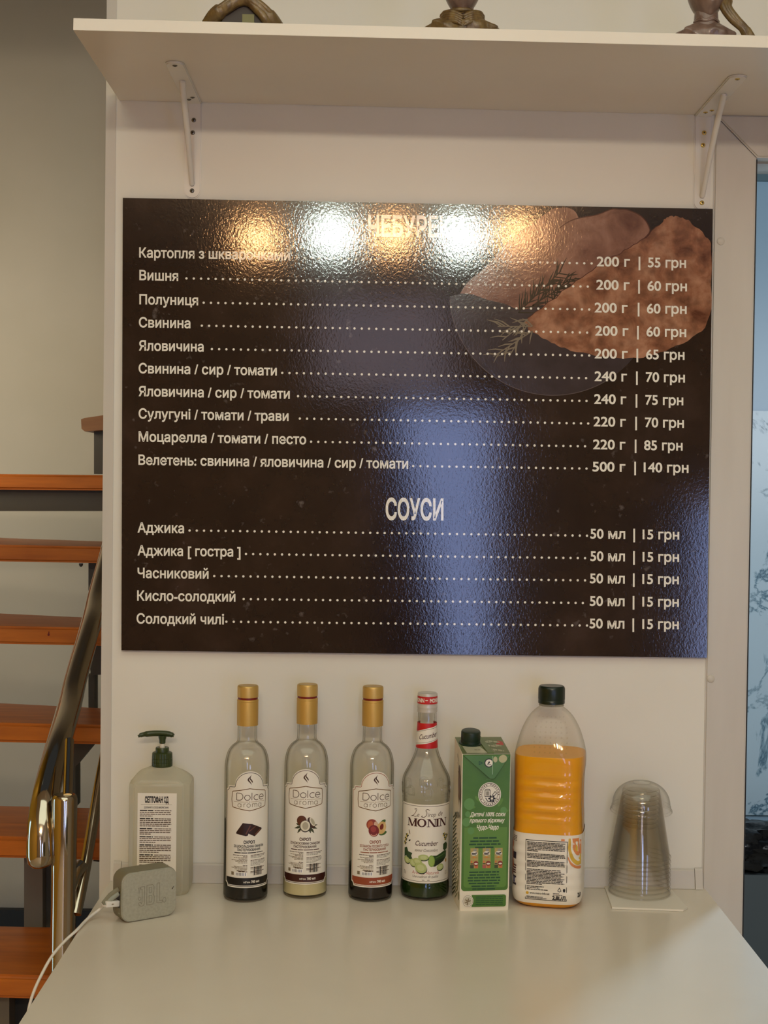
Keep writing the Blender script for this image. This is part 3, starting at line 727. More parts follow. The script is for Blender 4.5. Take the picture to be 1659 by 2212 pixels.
# ================================================================== WORKTOP
A, B = PZ(174,2002), PZ(39,2212); e = (B-A)/(B.y-A.y)
Lb, Lf = A + e*(-.001-A.y), A + e*(-.62-A.y)
A, B = PZ(1604,2021), PZ(1659,2090.5); e = (B-A)/(B.y-A.y)
Rb, Rf = A + e*(-.001-A.y), A + e*(-.62-A.y)
counter = thing('counter', 'white laminated counter holding the row of bottles', 'counter', ((Lb.x+Rb.x)/2, -.3, 0)); cl = Vector(counter.location)
tabm = noisy('white worktop', (226,218,204), (221,212,197), 5, .24, spec=.5)
bm = bmesh.new(); prism(bm, [p - cl for p in (Lf, Rf, Rb, Lb)], (0,0,-.028))
bmesh.ops.bevel(bm, geom=bm.edges[:], offset=.0012, segments=2, affect='EDGES'); obj('worktop', bm, tabm, counter, True)
for s in (-1, 1):
    x = (Lb.x+.06 if s < 0 else Rb.x-.06) - cl.x
    obj('side_panel', bx(x-.009, x+.009, -.28, .29, 0, TZ-.028), tabm, counter)
obj('front_panel', bx(Lb.x+.06-cl.x+.009, Rb.x-.06-cl.x-.009, -.27, -.25, .05, TZ-.028), tabm, counter)
# sealing strip along the wall
strip = thing('sealing_strip', 'white plastic sealing strip between the worktop and wall panel', 'strip', (0, -.001, TZ))
xl, xr = PY(262,1890,-.004).x, PY(1500,1895,-.004).x
def strip_prof(x): return [Vector((x,0,0)), Vector((x,-.0082,.0004)), Vector((x,-.0076,.003)), Vector((x,-.0030,.027)), Vector((x,-.0018,.0295)), Vector((x,0,.030))]
bm = bmesh.new(); prism(bm, strip_prof(xl), (xr-xl,0,0)); obj('strip', bm, pvc, strip)
for x, s in ((xl,-1),(xr,1)):
    bm = bmesh.new(); prof = [Vector((p.x+s*.0004, p.y*1.5, p.z*1.07)) for p in strip_prof(x)]
    prism(bm, prof, (s*.0115,0,0)); obj('end_cap', bm, pvc, strip)

# ================================================================== BOTTLES
glass = film('clear glass', (.985,.983,.965), (.34,.31,.22), 1.0, .03)
gold = mat('matt gold cap', (206,170,96), .40, .45); gold2 = mat('satin gold sleeve', (202,162,84), .45, .40)
redring = mat('red tamper ring', (120,20,14), .4)
paper = mat('cream label paper', (238,232,220), .42)
ink = mat('black ink', (20,14,12), .4); inkb = mat('brown ink', (74,46,20), .4); inkg = mat('grey brown ink', (128,112,86), .4); goldink = mat('gold ink', (150,112,52), .35, .3)
greyink = mat('pale grey ink', (150,144,132), .5)
inks = {}
def inkc(rgb): return mat('ink %d %d %d' % rgb, rgb, .4)
def place(u, vc): return PZ(u, vc)
BOT = [(.029,0),(.0322,.0012),(.0336,.005),(.0338,.012),(.0338,.030),(.0338,.075),(.0338,.130),(.0338,.175),(.0338,.193),(.0338,.199),(.0334,.206),(.0318,.216),(.0284,.2255),(.0232,.2325),(.0180,.2365),(.0154,.2400),(.0148,.2450),(.0146,.258),(.0144,.266)]
def label_outline(d=0.0, top=True):
    W, vb = 41-d, 23.3+d
    p = [(W-5.5, vb)] + arc(W+.3, vb-.3, 5.6, 6.6, 176, 94, 8) + [(W,170-d)] + arc(W+.2, 176.5-d*.9, 5.4, 6.0, 268, 182, 8) + [(24-d*.2,177.2-d)]
    p += arc(0, 176.5-d, 23.2-d*.25, 23.0, 4, 176, 26)
    p += [(-x, y) for x, y in ([(W-5.5, vb)] + arc(W+.3, vb-.3, 5.6, 6.6, 176, 94, 8) + [(W,170-d)] + arc(W+.2, 176.5-d*.9, 5.4, 6.0, 268, 182, 8) + [(24-d*.2,177.2-d)])[::-1]]
    return p
def syrup_label(parent, phi, accent, line2, pic, bcol):
    q = Print(.001, .00007)
    q.poly(label_outline(), paper, 1); q.stroke(label_outline(2.2), .8, accent, 2, True)
    band = [(-38.4,38.4),(38.4,38.4),(38.4,31.5),(36.6,30.2),(34.4,27.0),(-34.4,27.0),(-36.6,30.2),(-38.4,31.5)]
    q.poly(band, accent, 3)
    q.text("об'єм", -8, 2, 30.8, 2.6, paper, 4, .02); q.text('700 мл', 3.5, 17, 30.6, 3.6, paper, 4, .04)
    # flame
    q.poly(spline([(-.6,191.6),(-3.2,188),(-3.4,185.6),(-.4,182.4),(1.8,180),(2.3,178.2),(2.2,180.8),(.4,184),(-1.2,186.2),(-1.1,188.6),(-.6,191.6)],4)[:-1], inkb, 2)
    q.poly(spline([(2.4,194.5),(-.2,191),(-.8,188.4),(1.6,185),(3.8,182),(4.2,184),(2.6,186.8),(1.0,188.6),(1.2,191),(2.4,194.5)],4)[:-1], inkb, 2)
    hexa = [(0,173.3),(26.2,168.5),(27.8,167),(28.6,156.5),(27.6,146),(26,144.6),(0,139.8),(-26,144.6),(-27.6,146),(-28.6,156.5),(-27.8,167),(-26.2,168.5)]
    q.stroke(hexa, 1.15, goldink, 2, True); q.stroke(hexa, .5, inkb, 3, True)
    b = 155.8; w = .95
    q.stroke([(-20,b),(-20,b+10.6)], w, inkb, 2); q.stroke([(-20,b+10.6)]+arc(-15.6,b+5.3,5.4,5.3,90,-90,18)+[(-20,b)], w, inkb, 3)
    q.stroke(arc(-3.6,b+3.9,4.2,3.9,0,360,26)[:-1], w, inkb, 2, True)
    q.stroke([(3.2,b),(3.2,b+11.2)], w, inkb, 2)
    q.stroke(arc(10.6,b+3.9,4.2,3.9,48,312,22), w, inkb, 2)
    q.stroke([(14.9,b+3.9)]+[(23.2,b+3.9)]+arc(19.1,b+3.9,4.1,3.9,2,315,24), w, inkb, 2)
    q.stroke([(-25,153.2),(-2,153.2)], .45, goldink, 2); q.stroke([(2,153.2),(25,153.2)], .45, goldink, 2); q.disc(0,153.2,.7,.7,goldink,2)
    b = 145.2; w = .75
    for c in (-15.5, 16.2):
        q.stroke(arc(c,b+2.7,2.6,2.7,0,360,20)[:-1], w, inkg, 2, True); q.stroke([(c+2.6,b),(c+2.6,b+5.4)], w, inkg, 3)
    q.stroke([(-8.8,b),(-8.8,b+5.4)], w, inkg, 2); q.stroke(arc(-6.8,b+3.4,2,2,180,70,8), w, inkg, 3)
    q.stroke(arc(-1.6,b+2.7,2.7,2.7,0,360,20)[:-1], w, inkg, 2, True)
    q.stroke([(4.2,b),(4.2,b+5.4)], w, inkg, 2)
    for c in (6, 9.6): q.stroke(arc(c,b+3.6,1.8,1.8,180,0,10)+[(c+1.8,b)], w, inkg, 3)
    pic(q)
    q.text('СИРОП', -8.5, 8.5, 90.2, 4.4, bcol, 2, .05)
    q.text(line2, -24, 24, 84.4, 3.4, bcol, 2, .04); q.text('ПАСТЕРИЗОВАНИЙ', -18, 18, 79.2, 3.4, bcol, 2, .04)
    q.bars(-24, 24, 75.6, 1.3, bcol, 2, .95, 'c', 6, 12)
    rnd_y = 72.0
    for k, (fw, M) in enumerate([(.85,inkb),(.25,inkb),(.8,inkg),(.5,inkb),(.95,inkg),(.7,inkg),(.55,inkg),(0,None),(.25,inkb),(.8,inkg),(.95,inkg),(.75,inkg),(.6,inkg),(.5,inkb)]):
        if M: q.bars(-29, -2.5, rnd_y-1.9*k, .95, M, 2, fw, 'r', 2, 6)
    for k, (fw, M) in enumerate([(.98,inkb),(.9,greyink),(.7,greyink),(0,None),(.95,inkb),(.98,greyink),(.98,greyink),(.9,greyink),(.6,greyink),(0,None),(.9,inkb),(.75,greyink),(0,None),(.9,inkb),(.4,inkb)]):
        if M: q.bars(2.5, 29, rnd_y-1.9*k, .95, M, 2, fw, 'l', 2, 6)
    x = 6.5
    rb = random.Random(3)
    while x < 22.5:
        w = rb.choice((.5,.8,1.3)); q.rect(x, min(x+w,22.5), 41.8, 55-.0*x, inkb if w < 1 else ink, 2); x += w + rb.choice((.4,.6,.9))
    q.rect(-21,-3.0,41.0,47.0, mat('white date box', (246,243,238), .5), 2); q.stroke([(-19,48.6),(-6,48.6)], .7, inkb, 2)
    for k in range(7): q.rect(-19.5+2.3*k, -18.6+2.3*k, 41.8, 46, ink if k < 4 else inkc((70,80,120)), 3)
    q.rect(-28,-23.5,42,47,inkg,2); q.build('label', on_cyl(.0342, phi), parent, .0022)
choc = inkc((44,18,14)); chocl = inkc((104,62,48))
def pic_choc(q):
    q.poly([(-10,121.5),(3,119.8),(-2.2,102.4),(-5,101.6),(-20.5,105),(-19.8,107.5)], choc, 2)
    q.poly([(1,120),(4,119.8),(20,112.6),(20.5,110.6),(8.2,100.8),(-3.6,106.5),(-2,108)], choc, 2.4)
    q.stroke([(1.5,117.6),(-5.2,104.6)], 1.7, chocl, 3); q.stroke([(9.5,116),(-.5,108.5)], 1.4, chocl, 3); q.stroke([(18,111),(9,103.4)], 2.0, chocl, 3)
def pic_coco(q):
    lf, lfd = inkc((58,62,36)), inkc((40,40,22))
    for a, b_, c in (((-6,112),(-17,108.5),1),((-6,110),(-12,101.5),1),((-7,114),(-14.5,116),1),((8,110),(14,101.5),1),((8,112),(19,108),1),((8,114),(19.5,113.5),1),((6,110),(8.5,101.6),1)):
        q.stroke([a, ((a[0]+b_[0])/2, (a[1]+b_[1])/2), b_], [2.4,3.6,.3], lf, 2+random.random()*.3)
    q.disc(-5.5,120.8,7.6,7.8,inkc((92,48,28)),3); q.disc(9.5,117.5,5.2,9.4,inkc((66,38,24)),3.3,20,28)
    q.disc(11,119,3.4,7.6,inkc((226,220,202)),3.6,20,28); q.disc(11.4,119.2,2.2,5.8,inkc((180,174,152)),3.9,20,28)
    q.disc(0,112.4,8.4,9.2,inkc((44,28,18)),4.2); q.disc(0,113,7.4,8.2,inkc((226,220,200)),4.5); q.disc(.2,113,4.6,5.8,inkc((178,170,148)),4.8)
def pic_hazel(q):
    g = inkc((66,100,48)); q.disc(12,122,5.6,3,g,2,16,28); q.disc(12.5,105,7,3,g,2,16,10)
    q.disc(-5.5,119,8.4,8.4,inkc((146,58,38)),2.3); q.disc(-8,118.6,4,6.2,inkc((186,96,60)),2.6,18,-14); q.disc(1,118.5,3.4,5.4,inkc((214,176,150)),2.9,16,14)
    q.disc(10,113.6,8,9.6,inkc((214,174,112)),3.2,22,-14); q.disc(10,115,3.2,4.6,inkc((120,38,26)),3.5,16,-18); q.poly([(13,119),(17,122),(17,109),(13.5,106)], inkc((226,192,136)), 3.8)
    q.disc(-2.4,109.6,8.0,9.0,inkc((122,30,28)),4.1,22,18); q.disc(-3.2,112,4.2,4.6,inkc((160,58,50)),4.4,18,20); q.stroke(arc(-2.4,110,6.4,7.8,225,320,10), 1.1, inkc((222,168,140)), 4.7)
def syrup(label, u, vc, phi, level, liq, accent, line2, pic, bcol):
    p = place(u, vc)
    t = thing('syrup_bottle', label, 'bottle', p, 0, 'tall syrup bottles with gold caps')
    outer = smooth_prof(BOT, 4)
    inner = [(max(r-.0024, .001), z) for r, z in outer if z > .006]
    bm = bmesh.new(); lathe(bm, outer + [(outer[-1][0]-.0024, outer[-1][1])] + inner[::-1][1:] + [(0,.0075)], 56, close_top=False)
    obj('glass', bm, glass, t, True)
    lp = [(r-.0004, z) for r, z in outer if .0062 < z < level]
    lp = [(0,.0062)] + [(lp[0][0],.0062)] + lp + [(lp[-1][0], level), (0, level)]
    obj('syrup', lathe(bmesh.new(), lp, 56), liq, t, True)
    syrup_label(t, math.radians(phi), accent, line2, pic, bcol)
    obj('sleeve', lathe(bmesh.new(), [(.0151,.2636),(.0161,.2638),(.0162,.2990),(.0160,.2998),(.0163,.3004),(.0163,.3016),(.0158,.3030),(.0152,.3034)], 48), gold2, t, True)
    obj('tamper_ring', lathe(bmesh.new(), [(.0152,.3032),(.0153,.3068)], 40), redring, t, True)
    obj('cap', lathe(bmesh.new(), [(.0152,.3064),(.0159,.3066),(.0160,.3215),(.0156,.3234),(.0146,.3243),(0,.3243)], 48), gold, t, True)
    return t
dark_syrup = mat('dark brown syrup', (12,8,6), .12, spec=.4); cream_syrup = mat('cream syrup', (206,194,150), .25); nut_syrup = mat('hazelnut syrup', (22,12,9), .12, spec=.4)
syrup('syrup bottle nearly half full of black syrup, chocolate squares on its label', 530, 1937, 13, .1195, dark_syrup, ink, 'ІЗ ШОКОЛАДНИМ СМАКОМ', pic_choc, ink)
syrup('syrup bottle with coconuts on its label and cream syrup at the bottom', 658.3, 1929.5, 1.5, .042, cream_syrup, inkc((62,24,16)), 'ІЗ КОКОСОВИМ СМАКОМ', pic_coco, inkc((70,34,20)))
syrup('syrup bottle with hazelnuts and rust band on its label', 799.5, 1936, 11, .052, nut_syrup, inkc((150,70,40)), 'ЗІ СМАКОМ ЛІСОВОГО ГОРІХА', pic_hazel, inkc((146,76,40)))

# ------------------------------------------------------------------ cucumber syrup bottle
def monin():
    p = place(917, 1932.5)
    t = thing('syrup_bottle', 'cucumber syrup bottle with green syrup and red neck band', 'bottle', p)
    prof = [(.030,0),(.0345,.0012),(.0368,.005),(.0376,.012),(.0374,.020),(.0366,.0245),(.0362,.028),(.0362,.040),(.0362,.070),(.0362,.110),(.0362,.135),(.0362,.145),(.0362,.150),(.0366,.1535),(.0362,.1555),(.0369,.160),(.0371,.172),(.0368,.180),(.0352,.186),(.0318,.1930),(.0270,.2020),(.0222,.2120),(.0186,.2220),(.0167,.2300),(.0160,.2400),(.0150,.2600),(.0143,.2700),(.0140,.2860)]
    outer = smooth_prof(prof, 4); inner = [(max(r-.0024,.001), z) for r, z in outer if z > .006]
    bm = bmesh.new(); lathe(bm, outer + [(outer[-1][0]-.0024, outer[-1][1])] + inner[::-1][1:] + [(0,.0075)], 56, close_top=False)
    for k in range(8):                       # moulded arches around the shoulder
        a0 = math.radians(k*45 + 3)
        def q3(dx, z): a = a0 + dx/.037; return Vector((.0368*math.sin(a), -.0368*math.cos(a), z))
        pts = [q3(-.0068,.1610)] + [q3(x, z) for x, z in arc(0,.1685,.0068,.0068,180,0,10)] + [q3(.0068,.1610), q3(-.0068,.1610)]
        tube(bm, pts, .0009, 6, False)
        pts = [q3(-.0040,.1622)] + [q3(x, z) for x, z in arc(0,.1682,.0042,.0042,180,0,8)] + [q3(.0040,.1622)]
        tube(bm, pts, .0006, 6, False)
    obj('glass', bm, glass, t, True)
    lv = .106
    lp = [(r-.0004, z) for r, z in outer if .0062 < z < lv]; lp = [(0,.0062),(lp[0][0],.0062)] + lp + [(lp[-1][0],lv),(0,lv)]
    obj('syrup', lathe(bmesh.new(), lp, 56), mat('green cucumber syrup', (30,50,16), .12, spec=.4), t, True)
    q = Print(.001, .00007); red = inkc((196,30,34)); dred = inkc((62,14,16)); gr = inkc((44,72,34)); grl = inkc((178,190,120)); grm = inkc((128,158,70)); grd = inkc((26,40,22)); yel = inkc((206,184,60))
    W = 50; cn = 3
    out = [(-W+cn,28),(W-cn,28),(W,28+cn),(W,148-cn),(W-cn,148),(-W+cn,148),(-W,148-cn),(-W,28+cn)]
    inn = [(x*.955, 88+(y-88)*.955) for x, y in out]
    q.poly(out, paper, 1); q.stroke(inn, .6, inkb, 2, True)
    # upright "MONIN" with serifs, height 12
    b, H = 114, 12.2
    def serif(x, w, y, up): q.rect(x-w/2, x+w/2, y if up else y-.9, y+.9 if up else y, dred, 3.2)
    def stem(x, w): q.rect(x-w/2, x+w/2, b, b+H, dred, 3)
    def diag(x0, x1, w, z): q.face([(x0-w/2,b+H),(x0+w/2,b+H),(x1+w/2,b),(x1-w/2,b)], dred, z)
    x = -31.5
    stem(x+1.8,1.1); diag(x+2.6,x+8.6,3.2,3.4); diag(x+14.2,x+8.6,1.5,3.6); stem(x+14.4,3.2); serif(x+1.8,4.6,b,True); serif(x+1.6,4,b+H,False); serif(x+14.4,5.6,b,True); serif(x+14.6,5,b+H,False)
    q.ring(-7.4, b+H/2, 7.2, H/2+.3, 4.0, H/2-1.0, dred, 3)
    for x in (1.2, 21.2):
        stem(x+1.8,1.2); stem(x+12.2,1.2); diag(x+2.2,x+11.4,3.4,3.5); serif(x+1.6,5,b,True); serif(x+1.2,4,b+H,False); serif(x+12.2,5,b+H,False)
    stem(17.3,3.2); serif(17.3,6.2,b,True); serif(17.3,6.2,b+H,False)
    # script line
    q.stroke(spline([(-17.2,138.8),(-18.6,140.4),(-17,141.6),(-15.6,139.8),(-18.4,134),(-22,130),(-24.5,129.2),(-22,130.2),(-18,129),(-15,130.6)],6), .8, inkb, 2)
    q.text('e', -14.6, -11.2, 129.2, 7, inkb, 2, 0, .4)
    q.stroke(spline([(4.6,139.4),(1.0,141),(-1.4,138.8),(.2,136.2),(-.6,131.6),(-4.6,128.6),(-7.8,129.6),(-6.0,131)],6), .9, inkb, 2)
    q.text('irop', 1.4, 14.6, 129.6, 6.6, inkb, 2, 0, .35); q.text('de', 18.4, 26.5, 130.4, 7.2, inkb, 2, 0, .4)
    q.text('Cucumber', -17, 19, 85.2, 7.4, dred, 2, .008, .35); q.text('saveur Concombre', -18, 18.5, 76.2, 4.6, inkb, 2, 0, .4)
    # cucumbers
    def slice_(cx, cy, rx, ry, rot, z): q.disc(cx+.5,cy-1.4,rx,ry,grd,z,22,rot); q.disc(cx,cy,rx,ry,grl,z+.25,22,rot); q.disc(cx,cy,rx*.62,ry*.62,inkc((196,204,146)),z+.4,18,rot)
    q.poly([(9,70.2),(16,69.8),(31,75.5),(37,74.6),(36.4,66),(30,60),(14,53.2),(9,53.6)], gr, 3); q.poly([(14,62),(36.4,66),(30,60),(14,53.2),(10,53.6)], grd, 3.3); q.stroke([(15,66),(33,71.5)], 1.2, inkc((88,120,62)), 3.5)
    q.disc(8.4,61.8,5.4,9.0,grm,3.8,22,4); q.disc(8.4,61.8,4.2,7.6,inkc((150,178,84)),4,20,4)
    slice_(-4,67.6,8.2,4.4,0,4.3); slice_(-33,60.6,6.8,4.8,-18,4.3); slice_(-20.5,58.4,6.6,5.4,-30,4.6); slice_(-13.5,61,7.4,4.8,-12,4.9); slice_(-8,51.6,9.6,8,-22,5.2); slice_(23.5,51.8,6.6,4.8,10,4.6)
    q.poly([(-39,78),(-33,80),(-30,74),(-22,72.5),(-24,68),(-21,62),(-30,63),(-35,67),(-39,64)], gr, 3); q.poly([(29,86),(36,88.5),(40,84),(39,78),(33,75),(29,78)], gr, 3)
    for cx, cy in ((-36,92),(-33,98),(-37.5,86),(31,100),(34,94),(38,98)):
        for a in range(5): q.disc(cx+2*math.cos(a*1.257), cy+2*math.sin(a*1.257), 1.6, 1.2, yel if a % 2 else grd, 3.2+.1*a, 10, a*72)
    q.disc(-27.6,91,2.4,1.2,grd,3,10,40); q.disc(-28,104,.9,4,inkg,3,10,20); q.disc(36,60,2,3,inkc((190,140,50)),3)
    q.text('Arômes Naturels', -22, 21, 41.6, 5, inkc((176,70,54)), 2, 0, .15); q.text('Une tradition de qualité', -21, 20, 36.2, 4, inkb, 2, 0, .3)
    q.text('70cl', -40, -35, 38.5, 6, inkg, 2); q.text('0,7L', 34.5, 40, 38.5, 6, inkg, 2); q.rect(-6,-2,32.4,33.2,inkb,2); q.rect(2,6,32.4,33.2,inkb,2)
    q.build('label', on_cyl(.03665), t, .0022)
    # neck band
    rn = lambda z: .0004 + (.0166 if z < .231 else .0166 - (z-.231)*.052)
    q = Print(.001, .00007); Wn = 40; y0, y1 = 229.5, 268
    q.rect(-Wn,Wn,y0,y1,red,1)
    sl2 = lambda x: x*.24
    q.poly([(-30,y0+3.5+sl2(-15)*0-2),(-18,y0+5.0),(0,y0+8),(18,y0+12.5),(30,y0+14),(30,y0+32),(18,y0+34.5),(0,y0+31),(-18,y0+26),(-30,y0+24)], paper, 2)
    q.stroke([(-24,y0+6),(0,y0+10),(22,y0+14.5)], .45, inkb, 3); q.stroke([(-24,y0+23.5),(0,y0+29.2),(22,y0+32.6)], .45, inkb, 3)
    q.text('Cucumber', -13.5, 19, y0+15.6, 7.6, dred, 3, .012, .3, base=lambda x: x*.17)
    q.build('neck_band', on_cyl(.0165, 0, rn), t, .0016)
    capw = mat('white metal cap', (206,200,192), .35, .2)
    c = obj('cap', lathe(bmesh.new(), [(.0139,.2835),(.0152,.2840),(.0155,.2865),(.0150,.2890),(.0156,.2905),(.0156,.2930),(.0150,.2950),(.0153,.2965),(.0154,.3110),(.0150,.3128),(.0138,.3136),(0,.3136)], 48), capw, t, True)
    q = Print(.001, .00007); q.rect(-44,44,297.4,309,red,1)
    for s in (-24.5, 3.2): q.text('MONIN', s, s+19, 300.2, 5.8, paper, 2, .045); q.rect(s+20.6, s+24.6, 302.8, 304, paper, 2)
    q.build('cap_band', on_cyl(.01545), c, .0016)
monin()

# ------------------------------------------------------------------ juice carton
def carton():
    FL, FR = PZ(993,1968), PZ(1098,1966); d = FR-FL; w = d.length; yaw = math.atan2(d.y, d.x); dp = .0755
    cx = FL + d/2 + Vector((-math.sin(yaw), math.cos(yaw), 0))*(dp/2)
    t = thing('juice_carton', 'tall green and white juice carton with dark green screw cap', 'carton', cx, yaw)
    wt = mat('white carton board', (236,228,210), .38); green = noisy('green print', (64,108,38), (82,124,46), 22, .33, spec=.5); lgreen = mat('mid green print', (96,138,58), .33); dgreen = mat('deep green print', (24,70,40), .35)
    hw, hd = w/2, dp/2; zf, zb_ = .2345, .2460
    bm = bmesh.new()
    levels = [0, .02, .12, .19, 1]
    base = [(-hw,-hd),(hw,-hd),(hw,hd),(-hw,hd)]
    rings = []
    for k, z in enumerate((0, .03, .10, .18)):
        b_ = 1 + (.012 if 0 < k < 3 else 0); rings.append([bm.verts.new((x*b_, y*b_, z)) for x, y in base])
    rings.append([bm.verts.new((-hw,-hd,zf)), bm.verts.new((hw,-hd,zf)), bm.verts.new((hw*.98,hd,zb_)), bm.verts.new((-hw*.98,hd,zb_))])
    for A, B in zip(rings, rings[1:]):
        for k in range(4): bm.faces.new((A[k], A[(k+1)%4], B[(k+1)%4], B[k]))
    bm.faces.new(rings[0][::-1]); bm.faces.new(rings[-1])
    bmesh.ops.bevel(bm, geom=[e for e in bm.edges if abs((e.verts[0].co-e.verts[1].co).normalized().z) > .9], offset=.0014, segments=2, affect='EDGES')
    obj('box', bm, wt, t, True)
    fn = on_plane((0,-hd*1.012-.0003,0),(1,0,0),(0,0,1),(0,-1,0))
    q = Print(.001, .00008); W = hw*1000
    g2, g3 = inkc((96,144,78)), inkc((40,92,50)); wh = paper
    q.poly([(-W+1,234),(-W+1.5,40)] + arc(-W+6.5,35,5,5,180,270,6) + arc(W-6.5,35.5,5,5,270,360,6) + [(W-.8,234)], green, 1)
    q.poly([(-W+5,125),(-W+5,45)] + arc(-W+10,40,5,5,180,270,6) + arc(W-9,40,5,5,270,360,6) + [(W-4,125)], lgreen, 2)
    for x, y, r in ((-25,160,8),(-29,133,6),(27,150,5),(-22,120,5),(-27,145,4)): q.disc(x,y,r,r*1.1,g2,2.2)
    for a in range(9): q.disc(2+26*math.cos(a*.7), 148+22*math.sin(a*.7), 7, 2.6, lgreen, 2.1, 12, math.degrees(a*.7)+20)
    # round emblem
    cx_, cy_ = 5.5, 174; q.disc(cx_,cy_,17.2,18.4,wh,3,36); q.ring(cx_,cy_,16,17.2,15.2,16.4,ink,4,36); q.ring(cx_,cy_,12.2,13.2,11.6,12.6,ink,4,32)
    for k in range(26):
        a = math.radians(k*13.8)
        if k % 9 in (7,): continue
        q.disc(cx_+13.7*math.cos(a), cy_+14.8*math.sin(a), 1.1, .8, inkb, 4, 8, math.degrees(a)+90)
    q.stroke([(cx_-7,cy_-3),(cx_-7,cy_+6.5),(cx_-5.5,cy_+8),(cx_-1,cy_+8),(cx_+.5,cy_+6.5),(cx_+.5,cy_-2.6)], .9, ink, 4, True); q.rect(cx_-5.4,cx_-1,cy_-1.6,cy_+5,greyink,4); q.stroke([(cx_-6,cy_+6.4),(cx_+.2,cy_+6.4)], .6, ink, 4.5)
    for a in (0,60,120,180,240,300): q.disc(cx_+3.5+3.6*math.cos(math.radians(a)), cy_-6+3.2*math.sin(math.radians(a)), 2.2,1.5,ink,4.4,10,a)
    q.disc(cx_+3.5,cy_-6,1.8,1.8,wh,4.8); q.stroke([(cx_+4,cy_-1),(cx_+8,cy_+4.4),(cx_+10.6,cy_+2),(cx_+6.4,cy_-3),(cx_+4,cy_-1)], .9, ink, 4.6); q.stroke([(cx_-6,cy_-5),(cx_-3,cy_-10),(cx_+6,cy_-11)], 1.1, ink, 4.6)
    q.stroke([(0,197),(8,197)], .8, g2, 3)
    q.text('Дитячі 100% соки', -24, 30, 141.5, 6.0, wh, 3, .03, .28); q.text('прямого віджиму', -24, 29, 132.5, 6.0, wh, 3, .03, .28); q.text('Чудо-Чадо', -13, 20, 121.8, 6.4, wh, 3, .035, .28)
    for k, f_ in enumerate((.72,.9,.97,.6)): q.bars(-25, 24, 108-4.7*k, 2.2, dgreen, 3, f_, 'c', 3, 7)
    for k, f_ in enumerate((.9,.88,.98,.98,.92,.75,.7)): q.bars(-26, 24, 57-4.2*k, 2.0, dgreen, 3, f_, 'c', 3, 7)
    tan, ora, cherry = inkc((176,158,92)), inkc((196,116,60)), inkc((136,46,30))
    for k, x in enumerate((-22.2,-3.6,14.4)):
        q.rect(x,x+12,64,94,tan,3); q.disc(x+7,91,3,2,inkc((150,150,136)),4,12); q.disc(x+6,86,5,3.4,wh,4,14); q.stroke([(x+2,86.6),(x+6,86),(x+10,87)], 1.6, ink, 5); q.stroke([(x+2,84.8),(x+9,84)], 1.0, ink, 5)
        q.disc(x+6,80.4,1.6,1.3,inkc((230,150,60)),4,10); q.bars(x+1,x+11,79.2,.8,ora,4,.9,'c',5,9)
        q.rect(x+6.6,x+12,64,71,ora,4); q.disc(x+8.6,71,3.8,3.8,cherry,5,16); q.disc(x+8.8,70.6,2.8,1.2,wh,6,12); q.rect(x,x+5.5,64,69,inkc((66,76,40)) if k != 1 else inkc((170,90,80)),4); q.disc(x+2,73.6,1.4,1.8,inkc((214,120,60)),4,10); q.rect(x+.4,x+4.4,70,71.2,ink,4.5)
    q.poly([(-19,6)] + arc(W-7.5,9,3.5,3,270,360,5) + arc(W-7.5,21,3.5,3,0,90,5) + [(-19,24)], green, 2)
    for k in range(5): q.bars(-13, 29, 20.2-2.8*k, 1.1, dgreen, 3, .98, 'l', 3, 8)
    q.disc(-25,15,8.4,9.4,wh,4,28); q.ring(-25,15,7.6,8.6,7.0,8.0,inkg,5,28); q.disc(-25,15,6.2,7.0,inkc((196,190,172)),5,22)
    for a in (20,75,140,200,260): q.disc(-25+2.6*math.cos(math.radians(a)),14+3*math.sin(math.radians(a)),2.6,1.0,inkg,6,10,a)
    q.build('front_print', fn, t)
    # side print (left)
    fn2 = on_plane((-hw*1.012-.0003,0,0),(0,-1,0),(0,0,1),(-1,0,0)); q = Print(.001, .00008); og, pale = inkc((66,74,42)), inkc((186,182,140))
    q.poly(spline([(10,200),(17,214),(24,210),(30,190),(35,170),(33,158),(26,146),(18,156),(12,176),(10,200)],5)[:-1], inkc((88,58,50)), 1)
    for x in (16,21,27): q.disc(x,182,1.7,20,inkc((132,98,84)),2,14,-8)
    q.disc(26,152,5,12,wh,3,18); q.ring(26,152,4,10.6,3.4,9.8,inkg,4,18)
    for k in range(20):
        y = 132-6.2*k; q.stroke([(-30,y-8),(-12,y+1),(-2+random.uniform(-4,10),y+6+random.uniform(0,4))], [2.0,2.6,.8], og if k % 3 else inkc((44,60,34)), 1+.05*k)
        if k > 5: q.stroke([(-4,y-6),(12,y+4),(20+random.uniform(-4,8),y+8)], [1.2,1.8,.5], inkc((120,120,76)), 1+.05*k)
    for k in range(7): q.disc(22+6*math.sin(k*2.3), 86-11*k, 4.2, 6.4, pale, 2.4, 14, 30*k); q.ring(22+6*math.sin(k*2.3), 86-11*k, 4.2, 6.4, 3.6, 5.8, inkg, 2.8, 14)
    for k in range(4): q.stroke([(-14+12*k,136+3*k),(-4+12*k,129+3*k)], 4, og, 3)
    for k in range(3): q.stroke([(0+5*k,228-12*k),(9+5*k,218-12*k)], 2.6, inkg, 3)
    q.build('side_print', fn2, t)
    # folded front flap, seam and top
    top_n = Vector((0, -(zb_-zf), dp)).normalized(); tu = Vector((0, dp, zb_-zf)).normalized()
    def TP(x, s, l=0): return Vector((x, -hd, zf)) + tu*s + top_n*l     # s: from the front edge towards the back
    flap = [(-hw+.001,-hd-.0012,zf-.001),(hw-.001,-hd-.0012,zf-.001),(.0115,-hd-.0034,.1985),(.0045,-hd-.0034,.1985)]
